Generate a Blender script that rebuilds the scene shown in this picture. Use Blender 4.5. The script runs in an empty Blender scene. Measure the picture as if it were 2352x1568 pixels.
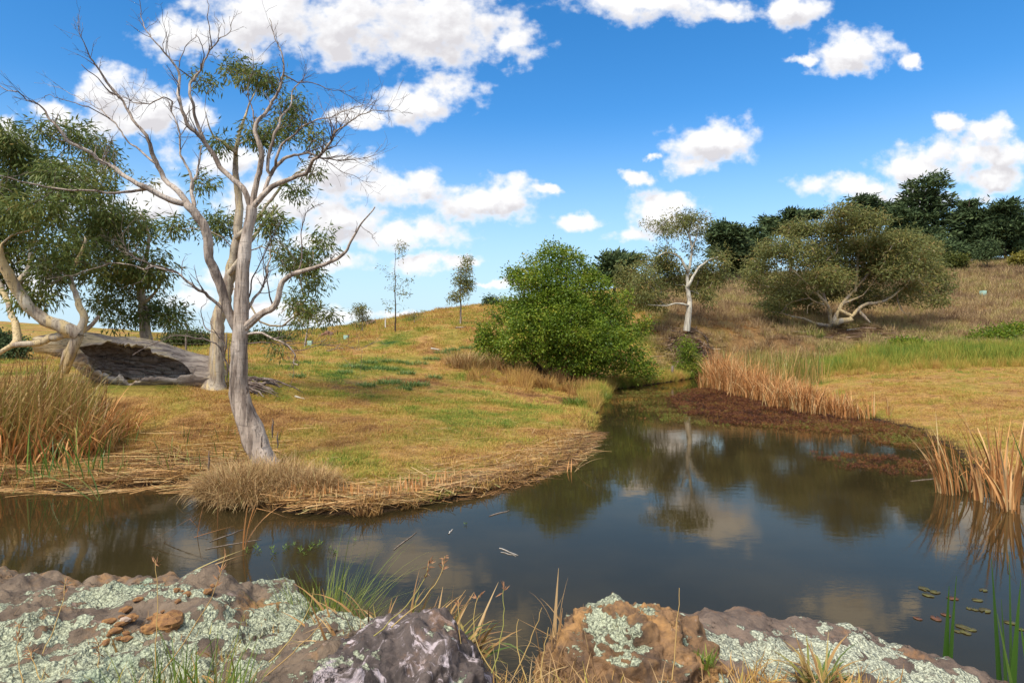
import bpy, math, random
import numpy as np
from mathutils import Vector, Matrix

random.seed(11)
rng = np.random.default_rng(11)
sc = bpy.context.scene
col = sc.collection

# ---------------------------------------------------------------- camera
F = 2352 * 22 / 36.0            # focal length in units of the measuring grid (2352 wide)
CAMZ = 2.5
HOR = 765.0
cam_d = bpy.data.cameras.new("camera")
cam_d.lens = 22
cam_d.sensor_width = 36
cam_d.shift_y = -(784 - HOR) / 2352
cam_d.clip_start = 0.05
cam_d.clip_end = 6000
cam = bpy.data.objects.new("camera", cam_d)
col.objects.link(cam)
cam.location = (0, 0, CAMZ)
cam.rotation_euler = (math.radians(90), 0, 0)
sc.camera = cam

# ---------------------------------------------------------------- node helper
class NT:
    def __init__(s, tree):
        s.t = tree
        tree.nodes.clear()
    def n(s, typ, inp=None, **props):
        nd = s.t.nodes.new(typ)
        for k, v in props.items():
            setattr(nd, k, v)
        for k, v in (inp or {}).items():
            sk = nd.inputs[k]
            if isinstance(v, bpy.types.NodeSocket):
                s.t.links.new(v, sk)
            elif isinstance(v, bpy.types.Node):
                s.t.links.new(v.outputs[0], sk)
            else:
                sk.default_value = v
        return nd
    def math(s, op, a, b=None, c=None, clamp=False):
        i = {0: a}
        if b is not None: i[1] = b
        if c is not None: i[2] = c
        return s.n('ShaderNodeMath', i, operation=op, use_clamp=clamp).outputs[0]
    def vm(s, op, a, b=None):
        i = {0: a}
        if b is not None: i[1] = b
        return s.n('ShaderNodeVectorMath', i, operation=op).outputs['Vector']
    def sstep(s, x, lo, hi, a=0.0, b=1.0):
        return s.n('ShaderNodeMapRange', {0: x, 1: lo, 2: hi, 3: a, 4: b}, interpolation_type='SMOOTHSTEP').outputs[0]
    def mix(s, f, a, b, blend='MIX'):
        nd = s.t.nodes.new('ShaderNodeMix')
        nd.data_type = 'RGBA'
        nd.blend_type = blend
        for k, v in ((0, f), (6, a), (7, b)):
            sk = nd.inputs[k]
            if isinstance(v, bpy.types.NodeSocket): s.t.links.new(v, sk)
            elif k == 0: sk.default_value = v
            else: sk.default_value = tuple(v) + ((1.0,) if len(v) == 3 else ())
        return nd.outputs[2]
    def ramp(s, f, stops):
        nd = s.n('ShaderNodeValToRGB', {0: f})
        cr = nd.color_ramp
        while len(cr.elements) > 1: cr.elements.remove(cr.elements[-1])
        cr.elements[0].position = stops[0][0]
        cr.elements[0].color = tuple(stops[0][1]) + (1,)
        for p, c in stops[1:]:
            e = cr.elements.new(p)
            e.color = tuple(c) + (1,)
        return nd.outputs[0]
    def noise(s, vec, scale, detail=4, rough=0.55, dist=0.0, out=0):
        i = {'Scale': scale, 'Detail': detail, 'Roughness': rough, 'Distortion': dist}
        if vec is not None: i['Vector'] = vec
        return s.n('ShaderNodeTexNoise', i).outputs[out]

# ---------------------------------------------------------------- world: sky with fair-weather clouds
SUN_EL, SUN_AZ = math.radians(52), math.radians(215)   # azimuth clockwise from +Y: behind the camera, to the left
world = bpy.data.worlds.new("World")
sc.world = world
world.use_nodes = True
W = NT(world.node_tree)
sky = W.n('ShaderNodeTexSky', sky_type='NISHITA', sun_disc=False, sun_elevation=SUN_EL, sun_rotation=SUN_AZ,
          altitude=600.0, air_density=1.0, dust_density=0.35, ozone_density=2.5)
dirn = W.n('ShaderNodeTexCoord').outputs['Generated']
sep = W.n('ShaderNodeSeparateXYZ', {0: dirn})
dx, dy, dz = sep.outputs
elev = W.math('MAXIMUM', dz, 0.0)
skyc = W.n('ShaderNodeHueSaturation', {'Hue': 0.5, 'Saturation': 1.36, 'Value': 1.02, 'Color': sky.outputs[0]}).outputs[0]
# pale air low over the land
skyc = W.mix(W.sstep(elev, 0.0, 0.34, 0.90, 0.0), skyc, (2.9, 4.05, 4.95))
ys = W.math('MAXIMUM', dy, 0.08)
uu = W.math('DIVIDE', dx, ys)
vv = W.math('DIVIDE', dz, ys)
uv = W.n('ShaderNodeCombineXYZ', {0: uu, 1: vv, 2: 0.0}).outputs[0]
warp = W.noise(uv, 7.0, 3, 0.5, out=1)
warp2 = W.noise(uv, 26.0, 4, 0.6, out=1)
uvw = W.vm('ADD', uv, W.vm('MULTIPLY', W.vm('SUBTRACT', warp, (0.5, 0.5, 0.5)), (0.06, 0.035, 0.0)))
uvw = W.vm('ADD', uvw, W.vm('MULTIPLY', W.vm('SUBTRACT', warp2, (0.5, 0.5, 0.5)), (0.055, 0.035, 0.0)))
# the cloud masses, each an ellipse of directions (grid units of the measured picture)
CL = [(430,85,95,62),(600,45,190,100),(820,40,250,105),(1010,55,170,100),(1150,95,95,48),(960,115,100,42),
      (245,215,95,75),(250,280,165,42),(440,262,52,38),(130,262,62,38),(340,250,70,55),
      (1035,205,78,48),(965,240,105,44),(830,268,90,26),
      (775,390,95,62),(860,440,165,46),(970,425,60,44),(1110,465,145,50),(1170,440,82,40),
      (900,540,190,34),(790,505,110,40),(985,603,78,21),
      (1490,8,205,42),(1650,20,62,30),(1815,25,72,44),
      (1960,115,96,46),(1940,145,60,28),(2095,143,32,17),(1852,128,38,13),
      (1635,322,102,50),(1595,372,66,34),(1500,360,22,11),(1455,408,42,17),
      (1515,496,112,54),(1342,510,54,21),(1560,470,50,34),
      (2240,345,145,50),(1990,432,165,34),(2110,385,110,42),(2190,280,36,28),(2270,305,66,36),(2110,455,150,22),
      (5,300,52,44),(500,372,110,38),(560,350,85,36),(440,690,55,30),(740,735,120,22),(330,470,110,45),(650,470,150,66),(760,600,120,26),(560,640,90,26),
      (150,420,110,60),(60,640,90,60),(620,700,90,24),(920,720,70,12),(1060,600,60,14),(700,560,80,26),(1250,432,40,14),(1450,545,60,20),(1120,650,60,10),(2335,345,105,50),(2300,400,90,34),(20,330,70,50)]
def cloud_field(vec):
    dmin = None
    for (cx, cy, ax, ay) in CL:
        u0, v0, a, b = (cx-1176)/F, (HOR-cy)/F, ax*1.1/F, ay*1.1/F
        m = W.n('ShaderNodeMapping', {'Vector': vec, 'Location': (-u0/a, -v0/b, 0), 'Scale': (1/a, 1/b, 0)}, vector_type='POINT').outputs[0]
        d = W.n('ShaderNodeVectorMath', {0: m}, operation='LENGTH').outputs['Value']
        dmin = d if dmin is None else W.n('ShaderNodeMath', {0: dmin, 1: d, 2: 0.25}, operation='SMOOTH_MIN').outputs[0]
    return W.math('SUBTRACT', 1.0, dmin)
front = W.sstep(dy, 0.15, 0.45)
field = cloud_field(uvw)
above = cloud_field(W.vm('ADD', uvw, W.n('ShaderNodeCombineXYZ', {0: W.math('MULTIPLY_ADD', field, 1e-7, -0.008), 1: 0.026, 2: 0.0}).outputs[0]))
# overhead and behind: the same kind of clouds, scattered on a cloud deck
zs = W.math('ADD', elev, 0.12)
deck = W.n('ShaderNodeCombineXYZ', {0: W.math('DIVIDE', dx, zs), 1: W.math('DIVIDE', dy, zs), 2: 3.0}).outputs[0]
dk = W.math('MULTIPLY', W.math('SUBTRACT', W.noise(deck, 1.1, 2, 0.5), 0.42), 5.0)
inwin = W.math('MULTIPLY', front, W.sstep(vv, 0.55, 0.72, 1.0, 0.0))
inwin = W.math('MULTIPLY', inwin, W.sstep(W.math('ABSOLUTE', uu), 0.85, 1.05, 1.0, 0.0))
fld = W.n('ShaderNodeMix', {0: inwin, 2: dk, 3: W.math('ADD', field, 0.13)}).outputs[0]
nv = W.n('ShaderNodeCombineXYZ', {0: uu, 1: W.math('MULTIPLY', vv, 1.25), 2: 0.0}).outputs[0]
nA = W.noise(nv, 15.0, 8, 0.57)
nB = W.noise(W.vm('ADD', nv, (-0.006, 0.014, 0.0)), 15.0, 6, 0.56)
billow = W.n('ShaderNodeTexVoronoi', {'Vector': W.vm('ADD', nv, W.vm('MULTIPLY', warp, (0.03, 0.03, 0.0))), 'Scale': 34.0, 'Detail': 2.0, 'Roughness': 0.6}, feature='SMOOTH_F1').outputs['Distance']
dens = W.math('ADD', fld, W.math('MULTIPLY', W.math('SUBTRACT', nA, 0.5), 2.3))
dens = W.math('ADD', dens, W.math('MULTIPLY', W.math('SUBTRACT', 0.42, billow), 0.42))
alpha = W.sstep(dens, -0.16, 0.60)
# bright tops and rims, soft grey-lilac undersides and thick middles
relief = W.math('MULTIPLY', W.math('SUBTRACT', nA, nB), 3.2)
top = W.math('MULTIPLY', W.math('SUBTRACT', field, above), W.math('MULTIPLY', inwin, 1.5))
thick = W.sstep(dens, 0.12, 0.75)
shade = W.math('MULTIPLY', thick, W.math('SUBTRACT', W.math('SUBTRACT', 0.72, top), relief), clamp=True)
cc = W.mix(shade, (5.3, 5.3, 5.35), (3.75, 3.66, 3.82))
final = W.mix(W.math('MULTIPLY', alpha, W.sstep(dz, -0.01, 0.03)), skyc, cc)
bg = W.n('ShaderNodeBackground', {'Color': final, 'Strength': 0.1})
W.n('ShaderNodeOutputWorld', {'Surface': bg.outputs[0]})
world.cycles.sampling_method = 'NONE'

sun_d = bpy.data.lights.new("sun", 'SUN')
sun_d.energy = 2.4
sun_d.angle = math.radians(16)
sun_d.color = (1.0, 0.93, 0.82)
sun = bpy.data.objects.new("sun", sun_d)
col.objects.link(sun)
sv = Vector((math.sin(SUN_AZ)*math.cos(SUN_EL), math.cos(SUN_AZ)*math.cos(SUN_EL), math.sin(SUN_EL)))
sun.rotation_euler = sv.to_track_quat('Z', 'Y').to_euler()

sc.render.engine = 'CYCLES'
sc.view_settings.view_transform = 'Standard'
sc.view_settings.look = 'None'
sc.view_settings.gamma = 1.0
sc.view_settings.exposure = 1.0
sc.view_settings.use_curve_mapping = False
sc.cycles.use_denoising = True
sc.cycles.max_bounces = 6
sc.cycles.diffuse_bounces = 3
sc.cycles.glossy_bounces = 3
sc.cycles.transmission_bounces = 3
sc.cycles.transparent_max_bounces = 6
sc.cycles.caustics_reflective = False
sc.cycles.caustics_refractive = False

# ---------------------------------------------------------------- numeric helpers
def P(px, py, Y):
    return np.array([(px-1176)/F*Y, Y, CAMZ-(py-HOR)/F*Y])
def z1(x, y):            # upper-left enlargement -> grid
    return x*0.41667, y*0.41667
def z2(x, y):            # lower-left enlargement -> grid
    return x*0.41667, 588+y*0.41667
def z3(x, y):            # middle enlargement -> grid
    return 784+x*0.41667, 457.3+y*0.41667
def z4(x, y):            # right enlargement -> grid
    return 1502.7+x*0.41673, 326.6+y*0.41673

_perm = np.random.default_rng(3).permutation(256)
_perm = np.concatenate([_perm, _perm, _perm])
_grad = np.array([[1,1,0],[-1,1,0],[1,-1,0],[-1,-1,0],[1,0,1],[-1,0,1],[1,0,-1],[-1,0,-1],
                  [0,1,1],[0,-1,1],[0,1,-1],[0,-1,-1],[1,1,0],[-1,1,0],[0,-1,1],[0,-1,-1]], float)
def perlin(p):
    p = np.asarray(p, float)
    i = np.floor(p).astype(int)
    f = p-i
    i &= 255
    u = f*f*f*(f*(f*6-15)+10)
    r = 0
    for a in (0, 1):
        for b in (0, 1):
            for c in (0, 1):
                h = _perm[_perm[_perm[i[..., 0]+a]+i[..., 1]+b]+i[..., 2]+c] & 15
                g = _grad[h]
                d = g[..., 0]*(f[..., 0]-a)+g[..., 1]*(f[..., 1]-b)+g[..., 2]*(f[..., 2]-c)
                wgt = (u[..., 0] if a else 1-u[..., 0])*(u[..., 1] if b else 1-u[..., 1])*(u[..., 2] if c else 1-u[..., 2])
                r = r+d*wgt
    return r
def fbm(p, octaves=4, gain=0.5):
    p = np.asarray(p, float)
    a, s, r = 1.0, 1.0, 0
    for k in range(octaves):
        r = r+a*perlin(p*s+17.3*k)
        a *= gain
        s *= 2.03
    return r
def fbm2(x, y, scale, octaves=4, off=0.0):
    return fbm(np.stack([x*scale+off, y*scale-off*.7, np.zeros_like(x)+off*.3], -1), octaves)
def sst(x, a, b):
    t = np.clip((x-a)/(b-a), 0, 1)
    return t*t*(3-2*t)
def unit(v):
    return v/np.maximum(np.linalg.norm(v, axis=-1, keepdims=True), 1e-9)

# ---------------------------------------------------------------- mesh helpers
class MB:
    """collects quads and triangles; build() links them as ONE mesh object"""
    def __init__(s):
        s.v, s.f3, s.f4, s.var, s.n = [], [], [], [], 0
        s.m3, s.m4 = [], []
    def add(s, v, f3=None, f4=None, var=0.5, mi=0):
        v = np.asarray(v, float).reshape(-1, 3)
        if f3 is not None and len(f3):
            s.f3.append(np.asarray(f3, int).reshape(-1, 3)+s.n); s.m3.append(np.full(len(s.f3[-1]), mi))
        if f4 is not None and len(f4):
            s.f4.append(np.asarray(f4, int).reshape(-1, 4)+s.n); s.m4.append(np.full(len(s.f4[-1]), mi))
        s.v.append(v)
        s.var.append(np.broadcast_to(np.asarray(var, float), (len(v),)).copy())
        s.n += len(v)
    def mesh(s, name, mats, smooth=True):
        v = np.concatenate(s.v) if s.v else np.zeros((0, 3))
        f3 = np.concatenate(s.f3) if s.f3 else np.zeros((0, 3), int)
        f4 = np.concatenate(s.f4) if s.f4 else np.zeros((0, 4), int)
        me = bpy.data.meshes.new(name)
        me.vertices.add(len(v))
        me.vertices.foreach_set('co', v.astype(np.float32).ravel())
        lv = np.concatenate([f3.ravel(), f4.ravel()]).astype(np.int32)
        me.loops.add(len(lv))
        me.loops.foreach_set('vertex_index', lv)
        me.polygons.add(len(f3)+len(f4))
        st = np.concatenate([np.arange(len(f3))*3, len(f3)*3+np.arange(len(f4))*4]).astype(np.int32)
        me.polygons.foreach_set('loop_start', st)
        mi = np.concatenate([np.concatenate(s.m3) if s.m3 else np.zeros(0), np.concatenate(s.m4) if s.m4 else np.zeros(0)]).astype(np.int32)
        me.polygons.foreach_set('material_index', mi)
        me.polygons.foreach_set('use_smooth', np.full(len(st), smooth))
        me.update(calc_edges=True)
        at = me.attributes.new('var', 'FLOAT', 'POINT')
        at.data.foreach_set('value', np.concatenate(s.var).astype(np.float32))
        for m in (mats if isinstance(mats, (list, tuple)) else [mats]):
            me.materials.append(m)
        return me
    def build(s, name, mats, parent=None, smooth=True, origin=None):
        if origin is not None:
            o3 = np.asarray(origin, float)
            s.v = [a-o3 for a in s.v]
        me = s.mesh(name, mats, smooth)
        o = bpy.data.objects.new(name, me)
        col.objects.link(o)
        if parent is not None: o.parent = parent
        elif origin is not None: o.location = tuple(float(c) for c in origin)
        return o

def tag(o, label, cat, group=None, kind=None):
    if label: o['label'] = label
    if cat: o['category'] = cat
    if group: o['group'] = group
    if kind: o['kind'] = kind
    return o
def thing(name, label, cat, loc, group=None):
    o = bpy.data.objects.new(name, None)
    col.objects.link(o)
    o.location = tuple(float(c) for c in loc)
    o.empty_display_size = 0.1
    return tag(o, label, cat, group)
def part(mb, name, mats, root, smooth=True, kind=None):
    if not mb.v: return None
    o = mb.build(name, mats, parent=root, smooth=smooth, origin=np.array(root.location))
    if kind: o['kind'] = kind
    return o

def tube(mb, pts, rad, k=8, rough=0.0, freq=3.0, zs=0.35, var=0.5, cap=True, mi=0, ridge=0.0):
    pts = np.asarray(pts, float); rad = np.asarray(rad, float)
    n = len(pts)
    t = unit(np.gradient(pts, axis=0))
    m = np.abs(t.mean(0))
    ref = np.eye(3)[int(np.argmin(m))]
    a = unit(np.cross(t, ref))
    b = np.cross(t, a)
    th = np.linspace(0, 2*np.pi, k, endpoint=False)
    ring = a[:, None]*np.cos(th)[None, :, None]+b[:, None]*np.sin(th)[None, :, None]
    R = rad[:, None]*np.ones((1, k))
    if rough > 0:
        s = pts[:, None]+ring*rad[:, None, None]
        q = s*np.array([freq, freq, freq*zs])
        R = R*(1+rough*fbm(q, 3))
        if ridge > 0:
            fl = np.stack([ring[..., 0]*2.2+7, ring[..., 1]*2.2, s[..., 2]*0.35], -1)
            R = R*(1+ridge*perlin(fl*1.6)+ridge*.4*perlin(fl*4.5))
    v = pts[:, None]+ring*R[..., None]
    idx = np.arange(n*k).reshape(n, k)
    q = np.stack([idx[:-1], np.roll(idx[:-1], -1, 1), np.roll(idx[1:], -1, 1), idx[1:]], -1).reshape(-1, 4)
    v = v.reshape(-1, 3)
    f3 = None
    if cap:
        v = np.concatenate([v, pts[-1:]+t[-1:]*rad[-1]*.5])
        L = idx[-1]
        f3 = np.stack([L, np.roll(L, -1), np.full(k, n*k)], -1)
    mb.add(v, f3, q, var, mi)

def catmull(pts, step):
    pts = np.asarray(pts, float)
    if len(pts) < 3:
        n = max(2, int(np.linalg.norm(pts[-1, :3]-pts[0, :3])/step)+1)
        w = np.linspace(0, 1, n)[:, None]
        return pts[0]*(1-w)+pts[-1]*w
    p = np.concatenate([[2*pts[0]-pts[1]], pts, [2*pts[-1]-pts[-2]]])
    out = []
    for i in range(1, len(p)-2):
        n = max(1, int(round(np.linalg.norm(p[i+1, :3]-p[i, :3])/step)))
        t = np.linspace(0, 1, n, endpoint=False)[:, None]
        out.append(.5*((2*p[i])+(-p[i-1]+p[i+1])*t+(2*p[i-1]-5*p[i]+4*p[i+1]-p[i+2])*t**2+(-p[i-1]+3*p[i]-3*p[i+1]+p[i+2])*t**3))
    out.append(p[-2:-1])
    return np.concatenate(out)

def leaves(mb, c, d, length, width, var=None, fold=0.0):
    """many leaves at once: four vertices each, pointed at both ends"""
    n = len(c)
    d = unit(d)
    s = unit(np.cross(d, rng.normal(size=(n, 3))))
    nn = np.cross(d, s)
    length = np.broadcast_to(length, (n,))[:, None]; width = np.broadcast_to(width, (n,))[:, None]
    mid = c+d*length*.42+nn*length*.07
    v = np.stack([c, mid+s*width*.5, c+d*length, mid-s*width*.5], 1).reshape(-1, 3)
    b = np.arange(n)[:, None]*4
    f = np.concatenate([b+np.array([0, 1, 2]), b+np.array([0, 2, 3])], 0)
    if var is None: var = rng.random(n)
    mb.add(v, f, None, np.repeat(var, 4))

def blades(mb, base, az, height, width, lean, bend, segs=3, var=None, up=None, tip=0.08, kink=None, face=None):
    """grass and reed leaves: ribbons that lean (tangent) and bend over; base (n,3)"""
    n = len(base)
    az = np.broadcast_to(az, (n,)); height = np.broadcast_to(height, (n,)); width = np.broadcast_to(width, (n,))
    lean = np.broadcast_to(lean, (n,)); bend = np.broadcast_to(bend, (n,))
    h = np.stack([np.cos(az), np.sin(az), np.zeros(n)], -1)
    tw = az+np.pi/2+rng.normal(0, .5, n) if face is None else face+rng.normal(0, .25, n)
    side = np.stack([np.cos(tw), np.sin(tw), np.zeros(n)], -1)
    p = base.copy()
    rows = []
    L = height/segs
    for k in range(segs+1):
        t = k/segs
        w = width*(1-t**2.2)*(.75+.5*min(1, t*4)) if k < segs else width*tip
        rows.append((p-side*w[:, None]*.5, p+side*w[:, None]*.5))
        ang = lean+bend*(t+.5/segs)
        if kink is not None: ang = ang+np.where(t > kink, 1.3, 0.0)
        ang = np.clip(ang, -2.6, 2.6)
        p = p+h*(np.sin(ang)*L)[:, None]+np.array([0, 0, 1])*(np.cos(ang)*L)[:, None]
    v = np.stack([x for r in rows for x in r], 1)
    m = 2*(segs+1)
    b = np.arange(n)[:, None]*m
    f = np.concatenate([b+np.array([2*k, 2*k+1, 2*k+3, 2*k+2]) for k in range(segs)], 0)
    if var is None: var = rng.random(n)
    mb.add(v.reshape(-1, 3), None, f, np.repeat(var, m))

ORD = ['first', 'second', 'third', 'fourth', 'fifth', 'sixth', 'seventh', 'eighth', 'ninth', 'tenth', 'eleventh', 'twelfth', 'thirteenth', 'fourteenth', 'fifteenth', 'sixteenth',
       'seventeenth', 'eighteenth', 'nineteenth', 'twentieth', 'twenty-first', 'twenty-second', 'twenty-third', 'twenty-fourth', 'twenty-fifth', 'twenty-sixth', 'twenty-seventh', 'twenty-eighth']
def ordinals(objs, phrase):
    """alike small things in a row: told apart by their order from the left"""
    q = sorted(objs, key=lambda o: o.location.x/max(o.location.y, .1))
    for i, o in enumerate(q):
        o['label'] = ('leftmost' if i == 0 else 'rightmost' if i == len(q)-1 else ORD[i]+' from the left')+' of the '+phrase
# ---------------------------------------------------------------- materials
def new_mat(name):
    m = bpy.data.materials.new(name)
    m.use_nodes = True
    return m, NT(m.node_tree)

def foliage_mat(name, stops, rough=0.5, trans=0.22, spec=0.35, instancer=False, clump=0.0, cscale=1.0):
    m, N = new_mat(name)
    v = N.n('ShaderNodeAttribute', attribute_name='var').outputs['Fac']
    if instancer:
        t = N.n('ShaderNodeAttribute', attribute_name='tint', attribute_type='INSTANCER').outputs['Fac']
        v = N.math('ADD', t, N.math('MULTIPLY', N.math('SUBTRACT', v, 0.5), 0.34), clamp=True)
    elif clump > 0:
        pos = N.n('ShaderNodeNewGeometry').outputs['Position']
        v = N.math('ADD', v, N.math('MULTIPLY', N.math('SUBTRACT', N.noise(pos, cscale, 3), 0.5), clump), clamp=True)
    c = N.ramp(v, stops)
    p = N.n('ShaderNodeBsdfPrincipled', {'Base Color': c, 'Roughness': rough, 'Specular IOR Level': spec})
    t = N.n('ShaderNodeBsdfTranslucent', {'Color': c})
    o = N.n('ShaderNodeMixShader', {0: trans, 1: p.outputs[0], 2: t.outputs[0]})
    N.n('ShaderNodeOutputMaterial', {'Surface': o.outputs[0]})
    return m

def bark_mat(name, base, dark, light, streak=7.0, patch=0.9, peel=None, stretch=(1, 1, 0.16)):
    """smooth gum bark: long streaks, broad patches, small dark scars; peel = warm cream where old bark has shed"""
    m, N = new_mat(name)
    pos = N.n('ShaderNodeTexCoord').outputs['Object']
    st = N.vm('MULTIPLY', pos, stretch)
    a = N.noise(st, streak, 6, 0.62, 0.3)
    b = N.noise(pos, patch, 4, 0.6, 0.6)
    c = N.noise(N.vm('MULTIPLY', pos, tuple(.07 if q < 1 else 1 for q in stretch)), streak*5, 3, 0.6)
    k = N.mix(N.sstep(a, 0.38, 0.60), dark, base)
    k = N.mix(N.sstep(b, 0.48, 0.66), k, light)
    if peel is not None:
        k = N.mix(N.sstep(N.noise(st, 2.2, 5, 0.6, 0.8), 0.47, 0.56), k, peel)
    k = N.mix(N.math('MULTIPLY', N.sstep(c, 0.53, 0.66), 0.7), k, tuple(x*.35 for x in dark))
    k = N.mix(N.sstep(N.noise(pos, 22.0, 2), 0.68, 0.76, 0, .7), k, tuple(x*.3 for x in dark))
    rg = N.noise(N.vm('MULTIPLY', pos, (1.0, 1.0, 7.0)), 2.6, 4, 0.6, 0.6)
    k = N.mix(N.sstep(rg, 0.60, 0.72, 0, .5), k, tuple(x*.5 for x in dark))
    hgt = N.math('ADD', N.math('ADD', N.math('MULTIPLY', a, 0.6), N.math('MULTIPLY', c, 0.7)), N.math('MULTIPLY', rg, -.35))
    bump = N.n('ShaderNodeBump', {'Strength': 0.75, 'Distance': 0.03, 'Height': hgt})
    p = N.n('ShaderNodeBsdfPrincipled', {'Base Color': k, 'Roughness': 0.85, 'Specular IOR Level': 0.2, 'Normal': bump.outputs[0]})
    N.n('ShaderNodeOutputMaterial', {'Surface': p.outputs[0]})
    return m

def plain_mat(name, c0, c1, scale=8.0, rough=0.8, bump=0.3):
    m, N = new_mat(name)
    pos = N.n('ShaderNodeTexCoord').outputs['Object']
    a = N.noise(pos, scale, 6, 0.6)
    k = N.mix(N.sstep(a, 0.35, 0.65), c0, c1)
    b = N.n('ShaderNodeBump', {'Strength': bump, 'Distance': 0.02, 'Height': a})
    p = N.n('ShaderNodeBsdfPrincipled', {'Base Color': k, 'Roughness': rough, 'Specular IOR Level': 0.25, 'Normal': b.outputs[0]})
    N.n('ShaderNodeOutputMaterial', {'Surface': p.outputs[0]})
    return m

# one ramp for every grass: straw at 0 .. fresh green at 1
M_GRASS = foliage_mat('grass_blades', [(0.0, (.15, .08, .035)), (0.18, (.37, .20, .07)), (0.36, (.60, .37, .125)), (0.52, (.48, .35, .08)),
                                       (0.68, (.34, .34, .06)), (0.84, (.18, .28, .04)), (1.0, (.07, .15, .03))], 0.6, 0.25, 0.15, instancer=True)
M_HILL = foliage_mat('hill_grass_blades', [(0.0, (.13, .08, .05)), (0.18, (.26, .17, .095)), (0.36, (.42, .29, .16)), (0.52, (.52, .39, .18)),
                                       (0.68, (.32, .31, .08)), (0.84, (.17, .23, .045)), (1.0, (.06, .12, .03))], 0.65, 0.25, 0.15, instancer=True)
M_STRAW = foliage_mat('dry_straw', [(0.0, (.10, .055, .03)), (0.25, (.36, .19, .07)), (0.6, (.58, .335, .12)), (0.85, (.62, .43, .21)), (1.0, (.25, .24, .07))], 0.55, 0.12, 0.3)
M_REED = foliage_mat('dry_reed_leaf', [(0, (.22, .10, .04)), (0.35, (.54, .25, .085)), (0.7, (.72, .385, .15)), (0.9, (.68, .49, .25)), (1, (.26, .27, .06))], 0.5, 0.22, 0.2)
M_REEDG = foliage_mat('green_reed_leaf', [(0, (.26, .14, .055)), (0.3, (.48, .30, .115)), (0.6, (.28, .26, .06)), (1.0, (.07, .15, .03))], 0.45, 0.25, 0.35)
M_CAT = foliage_mat('fresh_reed_leaf', [(0.0, (.05, .12, .02)), (0.6, (.10, .22, .03)), (1.0, (.22, .30, .05))], 0.4, 0.3, 0.4)

# ---------------------------------------------------------------- the lie of the land
CP = [(590,1050,10.8),(800,1050,11),(800,1000,13),(1000,1000,13),(1180,1000,13.6),(1290,965,17),(1300,912,22),(1000,950,16),(800,950,16),
      (600,950,15),(490,885,16.5),(300,920,14.5),(100,950,13.5),(0,1000,12.5),(800,882,20.5),(1000,882,22),(1180,880,25),(900,830,27.5),
      (1058,800,30.5),(1058,740,36),(1058,706,60),(1120,698,60),(908,765,36),(908,730,62),(760,790,40),(760,764,72),(620,805,38),(500,795,45),
      (480,770,80),(300,795,42),(300,768,90),(0,790,38),(0,738,70),(1250,690,60),(1250,848,29.5),(1400,853,34),(1480,800,38.5),
      (1578,757,40),(1578,800,37.4),(1600,850,36),(1578,705,49),(1640,641,75),(1500,668,72),(1750,785,40),(1750,832,35.5),(1750,700,51),
      (1920,752,44),(1920,642,78),(2000,803,37),(2200,860,27),(2000,872,26),(1850,874,27.5),(1930,935,19.5),(2200,960,15.5),(2340,1000,13),
      (2345,858,27),(2100,955,16.5),(2300,805,36),(2200,762,45),(2200,700,55),(2200,611,85),(2352,700,55),(2352,603,85)]
G = [P(*c) for c in CP]
G += [np.array(g, float) for g in [(70,30,2.),(60,60,8.),(95,90,13),(20,120,11.),(60,130,14),(-60,60,3.4),(-80,100,3),(-40,150,1.6),(0,180,4),(-70,20,1.5),(-25,20,1.3),
      (40,10,.8),(25,15,.6),(12,8,.35),(18,22,.8),(40,38,2.5)]]
G = np.array(G)
C2 = 16.0
def _mq(ax, ay, bx, by):
    return np.sqrt((ax-bx)**2+(ay-by)**2+C2)
_A = _mq(G[:, None, 0], G[:, None, 1], G[None, :, 0], G[None, :, 1])
_n = len(G)
_M = np.zeros((_n+1, _n+1)); _M[:_n, :_n] = _A-np.eye(_n)*0.25; _M[:_n, _n] = 1; _M[_n, :_n] = 1
_w = np.linalg.solve(_M, np.concatenate([G[:, 2], [0]]))
def hill(x, y):
    r = np.full(x.shape, _w[-1])
    for i in range(_n):
        r = r+_w[i]*_mq(x, y, G[i, 0], G[i, 1])
    return r
POND = np.array([(-40,3.5),(-10,3.9),(-4,4.2),(-1.2,4.0),(0,3.65),(1,3.65),(2.2,3.6),(3.0,3.3),(5,2.4),(9,2.0),
    (9.4,5),(8.6,7.5),(8.3,9.5),(8.5,11.5),(9.5,13.5),(10.3,16),(10.5,18.5),(10.0,20.5),(9.9,25),(10.9,30),(12.5,33.5),(16,36),
    (14.5,38),(10.6,35.6),(8.5,32.6),(6.7,30.3),(4.7,28),(4.05,26.4),(3.55,23.8),(3.05,21.6),(2.35,18),(1.85,15.4),(1.5,13.6),(1.12,12.3),(.35,10.9),(-.6,9.7),(-1.3,9.05),(-1.9,8.6),
    (-2.9,8.7),(-3.7,9.0),(-4.45,9.25),(-4.75,9.65),(-5.0,10.3),(-5.4,10.55),(-6.0,10.2),(-7.1,9.9),(-8.5,10.3),(-14,11),(-40,12)], float)
def pond_sd(x, y):
    """signed distance to the waterline, negative in the water"""
    best = np.full(x.shape, 1e9); ins = np.zeros(x.shape, bool)
    n = len(POND)
    for i in range(n):
        ax, ay = POND[i]; bx, by = POND[(i+1) % n]
        ex, ey = bx-ax, by-ay
        t = np.clip(((x-ax)*ex+(y-ay)*ey)/(ex*ex+ey*ey), 0, 1)
        best = np.minimum(best, np.hypot(x-ax-t*ex, y-ay-t*ey))
        c = ((ay > y) != (by > y)) & (x < (bx-ax)*(y-ay)/(by-ay+1e-12)+ax)
        ins ^= c
    return np.where(ins, -best, best)
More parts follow.
